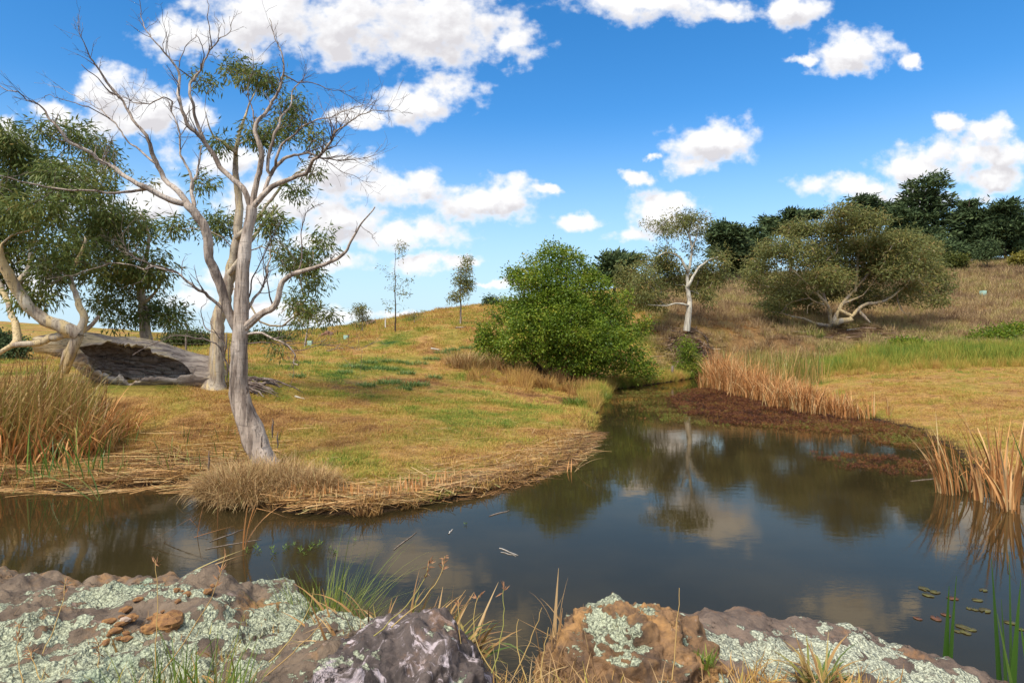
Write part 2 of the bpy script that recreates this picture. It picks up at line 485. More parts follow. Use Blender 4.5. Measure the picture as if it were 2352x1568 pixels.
def ground(x, y, detail=True):
    x = np.asarray(x, float); y = np.asarray(y, float)
    sd = pond_sd(x, y)+.10*fbm2(x, y, 1.1, 2)
    h = hill(x, y)
    r = np.hypot(x, y)
    far = sst(r, 110, 190)
    h = h*(1-far)+0.4*far
    # near bank under the camera
    near = 1-sst(y+.25*np.abs(x)*0, 3.2, 6.5)
    nb = .96+.05*fbm2(x, y, .6, 3)-.42*sst(x, 1.2, 3.4)+.3*(1-sst(y, -12, 0))
    top = h*(1-near)+nb*near
    top = np.maximum(top, .18)
    steep = np.where(y < 6, 1.1, 4.2)
    lip = .10*(1-np.exp(-np.maximum(sd, 0)/.12))
    s = sst(sd, 0, steep)
    z = lip*(1-s)+top*s
    if detail:
        z = z+(.035*fbm2(x, y, 1.3, 3)+.014*fbm2(x, y, 5., 2))*sst(sd, 0, .8)*(1-.5*near)
        z = z+.22*fbm2(x, y, .16, 3, 5.)*sst(y, 30, 45)*(1-far)
    z = np.where(sd < 0, -np.minimum(-sd*.55, .9)-.01, z)
    return z
def gz(x, y):
    return float(ground(np.array([x]), np.array([y]))[0])
def onground(px, py, lo=8.0, hi=120.0):
    """where the sight line through a grid point meets the land"""
    Y = np.exp(np.linspace(np.log(lo), np.log(hi), 700))
    X = (px-1176)/F*Y; Z = CAMZ-(py-HOR)/F*Y
    hit = np.nonzero(ground(X, Y) >= Z)[0]
    i = hit[0] if len(hit) else len(Y)-1
    return np.array([X[i], Y[i], ground(X[i:i+1], Y[i:i+1])[0]])

def zones(x, y):
    """tint of the grass (0 straw .. 1 green), bare earth, and dry tall-grass share"""
    sd = pond_sd(x, y)
    right = sst(x-.16*(y-20), 4, 8)                       # east of the creek
    slope = right*sst(y, 33, 37)*(1-.0*x)
    flat = right*(1-slope)
    n1 = fbm2(x, y, .42, 4); n2 = fbm2(x, y, 1.5, 3, 9.); n3 = fbm2(x, y, .12, 3, 4.)
    left = 1-right
    t = left*(.51+.44*n1+.22*n2-.03*sst(y, 26, 34)+.10*n3)
    u = x/np.maximum(y, 1)
    t = t-left*.26*np.exp(-((x-2.0-.12*(y-22))/2.6)**2-((y-24)/4.0)**2)       # straw round the bush
    t = t-left*.22*np.exp(-((x+6.0)/3.2)**2-((y-13)/2.6)**2)                   # straw by the reeds
    t = t-left*.2*(1-sst(sd, .5, 2.2))
    t = t+left*.24*np.exp(-((y-17.4)/2.2)**2)*sst(x, -4, -1)+left*.16*np.exp(-((y-26)/3.5)**2-((x+5.5)/3)**2)
    t = t+flat*(.44+.26*n1+.20*n2)+slope*(.39+.20*n1+.12*n2+.24*n3)
    dirt = left*np.exp(-((x+5.1)/1.2)**2-((y-20)/1.8)**2)*.8
    ox, oy = P(1655, 738, 43)[:2]
    ochre = np.exp(-((x-ox)/2.6)**2-((y-oy)/1.6)**2)+.8*np.exp(-((x-P(2280, 712, 53)[0])/4.5)**2-((y-53)/1.2)**2)
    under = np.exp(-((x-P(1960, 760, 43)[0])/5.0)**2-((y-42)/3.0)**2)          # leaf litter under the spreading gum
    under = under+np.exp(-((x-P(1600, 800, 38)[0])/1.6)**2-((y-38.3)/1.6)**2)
    return dict(t=np.clip(t, 0, 1), dirt=dirt, ochre=ochre, under=np.clip(under, 0, 1), sd=sd, slope=slope, flat=flat, left=left)

def lerp3(a, b, f):
    return a*(1-f[..., None])+np.array(b)*f[..., None]
def gradcol(t):
    xs = [0.0, .18, .36, .52, .68, .84, 1.0]
    cs = np.array([(.11, .055, .028), (.25, .135, .055), (.38, .235, .09), (.31, .235, .065), (.24, .20, .045), (.13, .165, .03), (.04, .09, .025)])
    return 1.15*np.stack([np.interp(t, xs, cs[:, k]) for k in range(3)], -1)

def build_ground():
    ys = np.concatenate([np.linspace(-60, -4, 15), np.arange(-3, 2, .25), np.arange(2, 5, .06), 5*np.exp(np.linspace(0, np.log(190/5), 430))[0:],
                         190*np.exp(np.linspace(.08, np.log(4200/190), 26))])
    t = np.linspace(-1, 1, 560)
    xs = np.sinh(t*4.2)/np.sinh(4.2)*90
    xs = xs*.62+t*90*.38
    xs = np.concatenate([-np.geomspace(4200, 110, 16), xs, np.geomspace(110, 4200, 16)])
    X, Y = np.meshgrid(xs, ys)
    Z = ground(X, Y)
    v = np.stack([X, Y, Z], -1).reshape(-1, 3)
    ny, nx = X.shape
    i = np.arange(ny*nx).reshape(ny, nx)
    q = np.stack([i[:-1, :-1], i[:-1, 1:], i[1:, 1:], i[1:, :-1]], -1).reshape(-1, 4)
    mb = MB(); mb.add(v, None, q)
    z = zones(X, Y)
    c = gradcol(np.clip(z['t']+.07*fbm2(X, Y, 4.0, 3, 2.), 0, 1))
    c = c*(1-z['slope'][..., None]*np.array([.42, .38, .25]))
    c = lerp3(c, (.13, .075, .045), np.clip(z['dirt'], 0, 1))
    c = lerp3(c, (.34, .155, .05), np.clip(z['ochre']*(.55+.8*fbm2(X, Y, 1.2, 3, 3.)), 0, 1))
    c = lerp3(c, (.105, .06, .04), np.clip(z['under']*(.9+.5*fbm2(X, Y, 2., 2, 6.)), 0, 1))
    c = lerp3(c, (.05, .033, .02), 1-sst(z['sd']+.06*fbm2(X, Y, 4., 2), .06, .42))
    c = lerp3(c, (.12, .085, .055), (Y < 5)*1.0)
    mat_, N = new_mat('ground_cover')
    a = N.n('ShaderNodeAttribute', attribute_name='soil').outputs['Color']
    pos = N.n('ShaderNodeTexCoord').outputs['Object']
    f1 = N.noise(pos, 26.0, 5, 0.65); f2 = N.noise(N.vm('MULTIPLY', pos, (1, 1, .5)), 5.0, 6, 0.65)
    k = N.mix(N.sstep(f1, .3, .7), (.55, .52, .5), (1.35, 1.3, 1.2))
    k = N.mix(1.0, a, k, 'MULTIPLY')
    k = N.mix(1.0, k, N.mix(N.sstep(f2, .3, .7), (.72, .7, .68), (1.22, 1.22, 1.2)), 'MULTIPLY')
    b = N.n('ShaderNodeBump', {'Strength': .9, 'Distance': .06, 'Height': N.math('ADD', f1, f2)})
    p = N.n('ShaderNodeBsdfPrincipled', {'Base Color': k, 'Roughness': .95, 'Specular IOR Level': .1, 'Normal': b.outputs[0]})
    N.n('ShaderNodeOutputMaterial', {'Surface': p.outputs[0]})
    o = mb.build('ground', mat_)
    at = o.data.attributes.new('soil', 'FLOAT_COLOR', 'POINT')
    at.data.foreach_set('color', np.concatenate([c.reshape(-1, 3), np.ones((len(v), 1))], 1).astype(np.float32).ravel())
    tag(o, 'grassy ground of the creek banks and hillsides', None, kind='structure')
build_ground()

def build_water():
    mb = MB()
    xs = np.linspace(-40, 17, 60); ys = np.linspace(1.5, 39, 60)
    X, Y = np.meshgrid(xs, ys)
    i = np.arange(3600).reshape(60, 60)
    q = np.stack([i[:-1, :-1], i[:-1, 1:], i[1:, 1:], i[1:, :-1]], -1).reshape(-1, 4)
    mb.add(np.stack([X, Y, np.zeros_like(X)], -1).reshape(-1, 3), None, q)
    m, N = new_mat('murky_water')
    pos = N.n('ShaderNodeTexCoord').outputs['Object']
    w1 = N.noise(N.vm('MULTIPLY', pos, (1, 2.2, 1)), 2.4, 3, 0.5)
    w2 = N.noise(N.vm('MULTIPLY', pos, (1.5, 4.0, 1)), 9.0, 3, 0.55, 0.4)
    calm = N.sstep(N.noise(pos, .35, 2), .38, .62, .25, 1.0)
    hgt = N.math('ADD', N.math('MULTIPLY', w1, .5), N.math('MULTIPLY', N.math('MULTIPLY', w2, calm), .22))
    b = N.n('ShaderNodeBump', {'Strength': .032, 'Distance': .05, 'Height': hgt})
    k = N.mix(N.sstep(N.noise(pos, .5, 3), .35, .7), (.026, .0205, .009), (.039, .030, .013))
    body = N.n('ShaderNodeBsdfDiffuse', {'Color': k, 'Normal': b.outputs[0]})
    # mirror colour tinted warm, so the blue sky reflects greyer, as under overcast
    gl = N.n('ShaderNodeBsdfGlossy', {'Color': (1.0, .85, .68, 1), 'Roughness': .015, 'Normal': b.outputs[0]})
    fr = N.n('ShaderNodeFresnel', {'IOR': 1.333, 'Normal': b.outputs[0]})
    p = N.n('ShaderNodeMixShader', {0: fr.outputs[0], 1: body.outputs[0], 2: gl.outputs[0]})
    N.n('ShaderNodeOutputMaterial', {'Surface': p.outputs[0]})
    o = mb.build('water', m)
    tag(o, 'still dark water of the creek pool', None, kind='structure')
build_water()

# ---------------------------------------------------------------- scatter (only for what nobody could count)
def clump_mesh(name, n, radius, hmin, hmax, width, lean, bend, segs=2, mat=None):
    mb = MB()
    r = radius*np.sqrt(rng.random(n)); a = rng.random(n)*2*np.pi
    base = np.stack([r*np.cos(a), r*np.sin(a), np.full(n, -.01)], -1)
    az = np.where(rng.random(n) < .6, a+rng.normal(0, .7, n), rng.random(n)*6.28)
    blades(mb, base, az, rng.uniform(hmin, hmax, n), width*rng.uniform(.6, 1.3, n), np.abs(rng.normal(0, lean, n)), np.abs(rng.normal(bend, bend*.5, n)), segs)
    me = mb.mesh(name, mat or M_GRASS)
    return bpy.data.objects.new(name, me)

def scatter(name, label, sources, pts, scl, tint, tilt=.12, zrot=None):
    cname = name+' blades'
    sub = bpy.data.collections.new(cname)
    for s in sources: sub.objects.link(s)
    n = len(pts)
    me = bpy.data.meshes.new(name)
    me.vertices.add(n)
    me.vertices.foreach_set('co', np.asarray(pts, np.float32).ravel())
    rot = np.stack([rng.normal(0, tilt, n), rng.normal(0, tilt, n), rng.random(n)*6.28 if zrot is None else zrot], -1)
    for nm, typ, key, arr in (('rot', 'FLOAT_VECTOR', 'vector', rot), ('scl', 'FLOAT', 'value', scl), ('tint', 'FLOAT', 'value', np.clip(tint, 0, 1)),
                              ('pick', 'INT', 'value', rng.integers(0, len(sources), n))):
        at = me.attributes.new(nm, typ, 'POINT')
        at.data.foreach_set(key, np.broadcast_to(arr, rot.shape if nm == 'rot' else (n,)).astype(np.int32 if typ == 'INT' else np.float32).ravel())
    o = bpy.data.objects.new(name, me)
    col.objects.link(o)
    g = bpy.data.node_groups.new(name, 'GeometryNodeTree')
    g.interface.new_socket('Geometry', in_out='INPUT', socket_type='NodeSocketGeometry')
    g.interface.new_socket('Geometry', in_out='OUTPUT', socket_type='NodeSocketGeometry')
    N = NT(g)
    gi = N.n('NodeGroupInput'); go = N.n('NodeGroupOutput')
    ci = N.n('GeometryNodeCollectionInfo', {'Collection': sub, 'Separate Children': True, 'Reset Children': True})
    def attr(nm, dt):
        return N.n('GeometryNodeInputNamedAttribute', {'Name': nm}, data_type=dt).outputs[0]
    ins = N.n('GeometryNodeInstanceOnPoints', {'Points': gi.outputs[0], 'Instance': ci.outputs[0], 'Pick Instance': True,
              'Instance Index': attr('pick', 'INT'), 'Rotation': attr('rot', 'FLOAT_VECTOR'), 'Scale': attr('scl', 'FLOAT')})
    g.links.new(ins.outputs[0], go.inputs[0])
    md = o.modifiers.new('scatter', 'NODES')
    md.node_group = g
    tag(o, label, None, kind='stuff')
    return o

def grid_pts(x0, x1, y0, y1, dens):
    n = int((x1-x0)*(y1-y0)*dens)
    return rng.uniform(x0, x1, n), rng.uniform(y0, y1, n)
def inview(x, y, pad=1.5):
    return np.abs(x) < .83*y+pad
# ---------------------------------------------------------------- grasses of the banks and hills
short = [clump_mesh('short_grass_clump', 70, .20, .025, .075, .007, .5, .9) for _ in range(4)]
x1_, y1_ = grid_pts(-9, 5, 9, 20, 38)
x2_, y2_ = grid_pts(7, 15, 11, 24, 26)
x_ = np.concatenate([x1_, x2_]); y_ = np.concatenate([y1_, y2_])
z_ = zones(x_, y_)
k = (z_['sd'] > .12) & inview(x_, y_) & (rng.random(len(x_)) < 1-.75*np.clip(z_['dirt'], 0, 1))
x_, y_ = x_[k], y_[k]; t_ = z_['t'][k]; sd_ = z_['sd'][k]
scatter('mown_grass', 'short mown green and straw grass on the near banks', short, np.stack([x_, y_, ground(x_, y_)], -1),
        rng.uniform(.7, 1.5, len(x_))*(1+.3*fbm2(x_, y_, .8, 2)), t_+rng.normal(0, .07, len(x_)))

med = [clump_mesh('field_grass_clump', 90, .42, .05, .17, .016, .5, .8) for _ in range(4)]
x_, y_ = grid_pts(-34, 60, 19, 62, 5.2)
z_ = zones(x_, y_)
k = (z_['sd'] > .3) & inview(x_, y_) & (rng.random(len(x_)) < np.clip(30/y_, .35, 1)) & (z_['slope'] < .6) & (rng.random(len(x_)) < 1-.8*np.clip(z_['dirt'], 0, 1))
x_, y_ = x_[k], y_[k]; t_ = z_['t'][k]; fl = z_['flat'][k]
scatter('meadow_grass', 'short tussocky grass over the hillside and the mown flat', med, np.stack([x_, y_, ground(x_, y_)], -1),
        rng.uniform(.6, 1.4, len(x_))*np.where(fl > .5, .6, .9)*np.clip(y_/30, .8, 1.6), t_+rng.normal(0, .07, len(x_))+.09*rng.normal(size=len(x_))*fl)

tall = [clump_mesh('hill_grass_clump', 90, .5, .2, .7, .022, .35, .6, 3, M_HILL) for _ in range(4)]
x_, y_ = grid_pts(6, 80, 33, 92, 4.2)
z_ = zones(x_, y_)
bare = np.clip(z_['under']*1.1+z_['ochre'], 0, 1)
k = (z_['sd'] > .5) & inview(x_, y_, 3) & (z_['slope'] > .3) & (rng.random(len(x_)) < np.clip(45/y_, .4, 1)) & (rng.random(len(x_)) > bare*.92)
x_, y_ = x_[k], y_[k]; t_ = z_['t'][k]
grn = .33*np.exp(-((y_-36.0-.02*x_)/3.2)**2)*sst(x_, 12, 17)+.16*np.exp(-((x_-11)/6)**2-((y_-58)/8)**2)   # green strip along the foot of the slope
scatter('dry_hillside_grass', 'tall tawny dry grass covering the right hillside', tall, np.stack([x_, y_, ground(x_, y_)], -1),
        rng.uniform(.45, 1.15, len(x_))*np.clip(y_/48, .85, 1.5), t_+grn+rng.normal(0, .07, len(x_)))

# tall green and straw grass at the foot of the slope
rank = [clump_mesh('rank_grass_clump', 70, .32, .5, 1.15, .018, .2, .45, 3) for _ in range(4)]
x_, y_ = grid_pts(11.5, 32, 27.5, 35.5, 9)
z_ = zones(x_, y_)
edge = 29.2+.06*(x_-14)+.8*fbm2(x_, y_, .5, 2)
k = (z_['sd'] > .3) & (y_ > edge) & inview(x_, y_, 2)
x_, y_ = x_[k], y_[k]
f_ = sst(y_-29.0, 0, 2.5)
scatter('rank_grass', 'tall green and straw coloured grass at the foot of the slope', rank, np.stack([x_, y_, ground(x_, y_)], -1),
        (.32+.5*f_)*rng.uniform(.7, 1.15, len(x_)), .50+.22*f_+.16*fbm2(x_, y_, .35, 3)+rng.normal(0, .07, len(x_)))

# overhanging grass along the far water's edge below the bush and the bank
x_, y_ = grid_pts(2.5, 14, 20, 38, 60)
sd_ = pond_sd(x_, y_)
k = (sd_ > .02) & (sd_ < .75) & (x_ < 2.9+.36*(y_-20)+3)
x_, y_ = x_[k], y_[k]
scatter('creek_edge_grass', 'green and yellowed grass hanging over the far waterline', rank, np.stack([x_, y_, ground(x_, y_)], -1),
        rng.uniform(.12, .5, len(x_))*(1+.5*fbm2(x_, y_, 1.1, 2)), .60+.3*fbm2(x_, y_, .5, 2)+rng.normal(0, .07, len(x_)), .3)

# straw-coloured long grass round the bush
x_, y_ = grid_pts(-2.5, 5.5, 21, 30, 10)
w = np.exp(-((y_-25.6)/1.6)**2)*sst(x_, -2.4, -.8)
k = (rng.random(len(x_)) < w*(.5+fbm2(x_, y_, .7, 2))) & (pond_sd(x_, y_) > .5)
x_, y_ = x_[k], y_[k]
scatter('straw_grass', 'long bleached straw grass in front of the green bush', rank, np.stack([x_, y_, ground(x_, y_)], -1),
        rng.uniform(.3, .75, len(x_)), .30+rng.normal(0, .06, len(x_)), .3)

# flattened, dead reed stems lying along the near bank
def litter(name, label, n, region, length, width, lift, azm, azs, mat=M_STRAW, vlo=0, vhi=1, curve=.12):
    mb = MB()
    x, y = region(n)
    n = len(x)
    z = ground(x, y)+rng.random(n)**1.6*lift+.008
    L = rng.uniform(*length, n)
    az = azm(x, y)+rng.normal(0, azs, n)
    h = np.stack([np.cos(az), np.sin(az), rng.normal(0, .035, n)], -1)
    s = np.stack([-np.sin(az), np.cos(az), rng.normal(0, .3, n)], -1)
    w = width*rng.uniform(.5, 1.3, n)
    cv = rng.normal(0, curve, n)
    rows = []
    for k in range(4):
        t = k/3-.5
        c = np.stack([x, y, z], -1)+h*(t*L)[:, None]+s*np.array([1, 1, .15])*((t*t-.08)*cv*L)[:, None]
        g = ground(c[:, 0], c[:, 1], False)
        c[:, 2] = np.maximum(c[:, 2], np.maximum(g, 0)+.006)
        ww = (w*(1-.7*max(0, t*2))*.5)[:, None]
        rows += [c-s*ww, c+s*ww]
    v = np.stack(rows, 1)
    b = np.arange(n)[:, None]*8
    f = np.concatenate([b+np.array([2*k, 2*k+1, 2*k+3, 2*k+2]) for k in range(3)], 0)
    mb.add(v.reshape(-1, 3), None, f, np.repeat(rng.uniform(vlo, vhi, n), 8))
    o = mb.build(name, mat)
    tag(o, label, None, kind='stuff')
    return o
def reg_left(n):
    x = rng.uniform(-10.5, -4.4, n); y = rng.uniform(9.7, 13.8, n)
    sd = pond_sd(x, y)
    k = (sd > -.25) & (rng.random(n) < np.exp(-((sd-.4)/1.5)**2))
    return x[k], y[k]
litter('reed_litter', 'flattened straw coloured reed stems on the left bank', 5600, reg_left, (.2, 1.1), .014, .09, lambda x, y: .05+.5*fbm2(x, y, .9, 2), .5)
def reg_mid(n):
    i = rng.random(n)
    bx = np.interp(i, [0, .12, .3, .5, .72, .88, 1], [-3.1, -2.4, -1.5, -.5, .6, 1.5, 2.0]); by = np.interp(i, [0, .12, .3, .5, .72, .88, 1], [8.85, 8.75, 9.1, 10.05, 11.3, 13.2, 15.2])
    o = np.abs(rng.normal(0, .55, n))-.14
    return bx-.62*o+rng.normal(0, .05, n), by+.8*o
litter('reed_litter', 'flattened straw coloured reed stems along the waterline right of the leaning tree', 3000, reg_mid, (.12, .9), .013, .08, lambda x, y: np.where(x < -1.2, .05, .65)+.7*fbm2(x, y, 1.3, 2), .65)
def reg_sc(n):
    x = rng.uniform(-7, 2.0, n); y = rng.uniform(9, 17, n)
    sd = pond_sd(x, y)
    k = (sd > .2) & (rng.random(n) < .25+.75*np.exp(-(sd/1.6)**2)) & (fbm2(x, y, .6, 2) > -.25)
    return x[k], y[k]
litter('straw_litter', 'loose straw scattered over the mown bank', 3600, reg_sc, (.08, .45), .010, .04, lambda x, y: rng.random(len(x))*6.28, .5)
def reg_dark(n):
    i = rng.random(n)
    bx = np.interp(i, [0, .3, .6, 1], [-.9, 0, 1.0, 2.1]); by = np.interp(i, [0, .3, .6, 1], [9.5, 10.5, 12.0, 15.8])
    return bx+rng.normal(0, .14, n), by+rng.normal(0, .14, n)
litter('root_litter', 'dark matted roots and dead stems at the waterline', 1500, reg_dark, (.12, .5), .012, .1, lambda x, y: .7+0*x, .9, vlo=0, vhi=.32)
# bark and stick litter below the white gum and round the spreading gum
def reg_bark(n):
    a = rng.random(n) < .6
    p1 = P(1595, 800, 38.2); p2 = P(1960, 762, 42.5)
    x = np.where(a, rng.normal(p1[0], 1.0, n), rng.normal(p2[0], 3.2, n)); y = np.where(a, rng.normal(38.4, 1.0, n), rng.normal(42, 1.6, n))
    k = pond_sd(x, y) > .8
    return x[k], y[k]
M_BARKLIT = foliage_mat('bark_litter', [(0, (.06, .035, .025)), (.5, (.16, .10, .075)), (1, (.36, .27, .2))], .8, .0, .1)
litter('bark_litter', 'shed bark strips and sticks lying under the gums on the slope', 1400, reg_bark, (.3, 1.3), .05, .35, lambda x, y: rng.random(len(x))*6.28, .5, M_BARKLIT)

# ragged dry tufts that break up the waterline of the left bank
edge_ = [clump_mesh('edge_grass_clump', 60, .13, .08, .30, .007, .5, 1.0, 4) for _ in range(4)]
x_, y_ = grid_pts(-10, 4, 8.2, 24, 16)
sd_ = pond_sd(x_, y_)
k = (sd_ > -.08) & (rng.random(len(x_)) < np.exp(-(np.maximum(sd_, 0)/.55)**2)*np.clip(.55+.9*fbm2(x_, y_, .9, 2), 0, 1)) & (x_ < 4)
x_, y_ = x_[k], y_[k]
scatter('bank_edge_grass', 'ragged dry tufts along the left waterline', edge_, np.stack([x_, y_, np.maximum(ground(x_, y_), 0)], -1), rng.uniform(.5, 1.25, len(x_)), .24+.18*fbm2(x_, y_, .7, 2)+.5*sst(y_, 14, 20)+rng.normal(0, .09, len(x_)), .3)
# scattered taller tussocks in the mown bank
x_, y_ = grid_pts(-8, 4, 10, 26, 5)
sd_ = pond_sd(x_, y_)
k = (sd_ > .4) & inview(x_, y_) & (fbm2(x_, y_, .5, 3, 6.) > .02)
x_, y_ = x_[k], y_[k]
scatter('bank_tussocks', 'taller green and straw tussocks scattered in the mown bank', edge_, np.stack([x_, y_, ground(x_, y_)-.02], -1), rng.uniform(.3, .75, len(x_)), zones(x_, y_)['t']+.14+rng.normal(0, .10, len(x_)), .3)

x_, y_ = grid_pts(8, 30, 11, 30, 3.2)
z_ = zones(x_, y_)
k = (z_['sd'] > .3) & inview(x_, y_) & (z_['flat'] > .5) & (fbm2(x_, y_, .6, 3, 2.) > .05)
x_, y_ = x_[k], y_[k]
scatter('flat_tussocks', 'low green and tawny tussocks scattered over the mown right flat', edge_, np.stack([x_, y_, ground(x_, y_)-.02], -1), rng.uniform(.35, .9, len(x_))*np.clip(y_/18, .8, 1.5), .46+.3*fbm2(x_, y_, .3, 2)+rng.normal(0, .16, len(x_)), .3)
# ---------------------------------------------------------------- trees
class Skel:
    """a branching skeleton: nodes with a parent and a radius"""
    def __init__(s):
        s.p, s.par, s.r, s.len = [], [], [], []
    def node(s, p, par, r):
        s.p.append(np.asarray(p, float)); s.par.append(par); s.r.append(r)
        s.len.append(0 if par < 0 else s.len[par]+np.linalg.norm(s.p[-1]-s.p[par]))
        return len(s.p)-1
    def nearest(s, q):
        return int(np.argmin(np.linalg.norm(np.array(s.p)-q, axis=1)))
    def path(s, pts, r, parent=None, step=.12, wob=0.0, radii=None):
        """pts (n,3); r = (r0, r1) or radii per point"""
        pts = np.asarray(pts, float)
        rr = np.asarray(radii, float) if radii is not None else r[1]+(r[0]-r[1])*(1-np.linspace(0, 1, len(pts)))**1.35
        q = catmull(np.concatenate([pts, rr[:, None]], 1), step)
        if wob > 0:
            w = np.stack([fbm(q[:, :3]*1.7+o, 3)+.5*fbm(q[:, :3]*6+o, 2) for o in (3.1, 9.7, 21.3)], -1)*wob
            w *= np.minimum(1, np.linspace(0, 4, len(q)))[:, None]
            q[:, :3] += w
        par = parent if parent is not None else (-1 if not s.p else s.nearest(q[0, :3]))
        ids = []
        for k, x in enumerate(q):
            if k == 0 and par >= 0 and np.linalg.norm(s.p[par]-x[:3]) < .02:
                ids.append(par); continue
            par = s.node(x[:3], par, max(x[3], .002))
            ids.append(par)
        return ids
    def grow(s, targets, tip_r=.006, e=2.3, pen=.25, seg=.5, droop=0.0, minr=None, wob=.12, start=0):
        """connect each target to the skeleton by a curved branch, thickness from the pipe rule"""
        n0 = len(s.p)
        root = s.p[0]
        o = np.argsort(np.linalg.norm(targets-root, axis=1))
        P_ = np.zeros((60000, 3)); L_ = np.zeros(60000)
        n = len(s.p); P_[:n] = np.array(s.p); L_[:n] = s.len
        lead = np.zeros(60000); lead[:start] = 1e6
        tips = []
        for t in targets[o]:
            d = np.linalg.norm(P_[:n]-t, axis=1)
            i = int(np.argmin(d+pen*L_[:n]+lead[:n]))
            a = P_[i].copy()
            pr = s.par[i]
            pd = unit(a-s.p[pr]) if pr >= 0 else np.array([0, 0, 1.])
            D = d[i]
            m = max(2, int(D/seg)+1)
            c = a+pd*D*.35+(t-a)*.2+rng.normal(0, wob*D, 3)
            c[2] += droop*D
            par = i
            for k in range(1, m+1):
                w = k/m
                q = (1-w)**2*a+2*w*(1-w)*c+w*w*t
                par = s.node(q, par, -1.)
                P_[n] = q; L_[n] = s.len[par]; n += 1
            tips.append(par)
        N = len(s.p)
        acc = np.zeros(N)
        has = np.zeros(N, bool)
        for i in range(N-1, n0-1, -1):
            v = acc[i] if has[i] else tip_r**e
            s.r[i] = v**(1/e)
            pr = s.par[i]
            acc[pr] += v; has[pr] = True
        for i in range(n0, N):
            s.r[i] = min(s.r[i], s.r[s.par[i]]*.82 if s.par[i] < n0 else s.r[s.par[i]])
        return tips
    def twigs(s, ids, n, length, r, spread=.9, up=.25, depth=2, sel=(.3, 1.0)):
        """bare twigs along a branch, forking again"""
        m = len(ids)
        for _ in range(n):
            j = int(m*rng.uniform(*sel)); j = min(max(j, 1), m-1)
            i = ids[j]
            pr = s.par[i] if s.par[i] >= 0 else i
            ax = unit(s.p[i]-s.p[pr]+1e-6)
            d = unit(ax*.8+rng.normal(0, spread*.55, 3)+np.array([0, 0, up]))
            L = length*rng.uniform(.45, 1.2)
            k = max(3, int(L/.09))
            par = i; p = s.p[i].copy(); r0 = min(r, s.r[i]*.6); new = [i]
            for q in range(k):
                d = unit(d+rng.normal(0, .17, 3)+np.array([0, 0, .03]))
                p = p+d*L/k
                par = s.node(p, par, max(.0022, r0*(1-.75*(q+1)/k)))
                new.append(par)
            if depth > 1:
                s.twigs(new, rng.integers(2, 4), L*.5, r0*.6, spread, up*.6, depth-1, (.25, 1.0))
    def tubes(s, mb_of, rough=0.0, freq=3., thick=.03, kbig=14, ksm=5, ridge=0.0, zs=.35):
        ch = [[] for _ in s.p]
        for i, p in enumerate(s.par):
            if p >= 0: ch[p].append(i)
        main = [max(c, key=lambda q: s.r[q]) if c else -1 for c in ch]
        for i in range(len(s.p)):
            p = s.par[i]
            if p >= 0 and main[p] == i: continue
            seq = []
            if p >= 0: seq.append((s.p[p], min(s.r[i]*1.15, s.r[p])))
            q = i
            while q >= 0:
                seq.append((s.p[q], s.r[q])); q = main[q]
            if len(seq) < 2: continue
            pts = np.array([a for a, b in seq]); rad = np.array([b for a, b in seq])
            big = rad.max() > thick
            k = (kbig if rad.max() > thick*2.5 else max(8, kbig//2)) if big else (ksm if rad.max() > .008 else 3)
            tube(mb_of(rad.max()), pts, rad, k, rough if big else 0, freq, zs, ridge=ridge if big else 0)

def lobe_pts(lobes, Y, n, spread, out=.55):
    """points in the crown: lobes are (px, py, rx, ry[, dy]) in grid units about depth Y"""
    L = np.array([(l+(rng.uniform(-1, 1)*spread,))[:5] if len(l) == 4 else l for l in lobes], float)
    w = L[:, 2]*L[:, 3]; w /= w.sum()
    k = rng.choice(len(L), n, p=w)
    q = unit(rng.normal(size=(n, 3)))*(rng.random((n, 1))**out)
    l = L[k]
    yy = Y+l[:, 4]
    rd = np.sqrt(l[:, 2]*l[:, 3])/F*yy
    y = yy+q[:, 1]*rd*1.1
    px = l[:, 0]+q[:, 0]*l[:, 2]; py = l[:, 1]+q[:, 2]*l[:, 3]
    return np.stack([(px-1176)/F*yy, y, CAMZ-(py-HOR)/F*yy], -1)

def leaf_spray(mb, tips, n, sig, length, width, droop=.6, vb=None, flat=1.0):
    m = len(tips)
    c = np.repeat(tips, n, 0)
    off = rng.normal(size=(m*n, 3))*sig*np.array([1, 1, flat])
    d = unit(off+1e-6)*.7+np.array([0, 0, -droop])+rng.normal(0, .45, (m*n, 3))
    base = rng.random(m) if vb is None else vb
    v = np.clip(np.repeat(base, n)*.45+rng.random(m*n)*.55, 0, 1)
    leaves(mb, c+off, d, length*rng.uniform(.7, 1.25, m*n), width*rng.uniform(.7, 1.2, m*n), v)

B_GREY = bark_mat('grey_bark', (.47, .38, .305), (.19, .145, .115), (.63, .54, .455))
B_TWIG = bark_mat('dark_twig_bark', (.20, .155, .13), (.10, .07, .06), (.30, .24, .20))
B_LIMB = bark_mat('pale_limb_bark', (.34, .27, .22), (.17, .13, .105), (.46, .39, .31))
B_CREAM = bark_mat('cream_bark', (.50, .42, .31), (.28, .215, .17), (.62, .56, .44), 5.0, 1.1, (.60, .46, .25))
B_LOG = bark_mat('weathered_log', (.36, .30, .25), (.17, .135, .115), (.46, .40, .33), 5.0, 1.1, (.58, .47, .30), (.16, 1, 1))
B_WHITE = bark_mat('white_bark', (.56, .52, .42), (.34, .30, .25), (.66, .62, .52), 4.0, 1.0)
B_DARK = bark_mat('dark_bark', (.10, .07, .05), (.05, .035, .025), (.16, .12, .09))
GUMS = [(0, (.30, .17, .065)), (.14, (.27, .215, .07)), (.42, (.205, .21, .062)), (.75, (.145, .17, .055)), (1, (.25, .27, .11))]
L_GUM = foliage_mat('gum_leaves', GUMS, .5, .3, .2, clump=.4, cscale=.8)
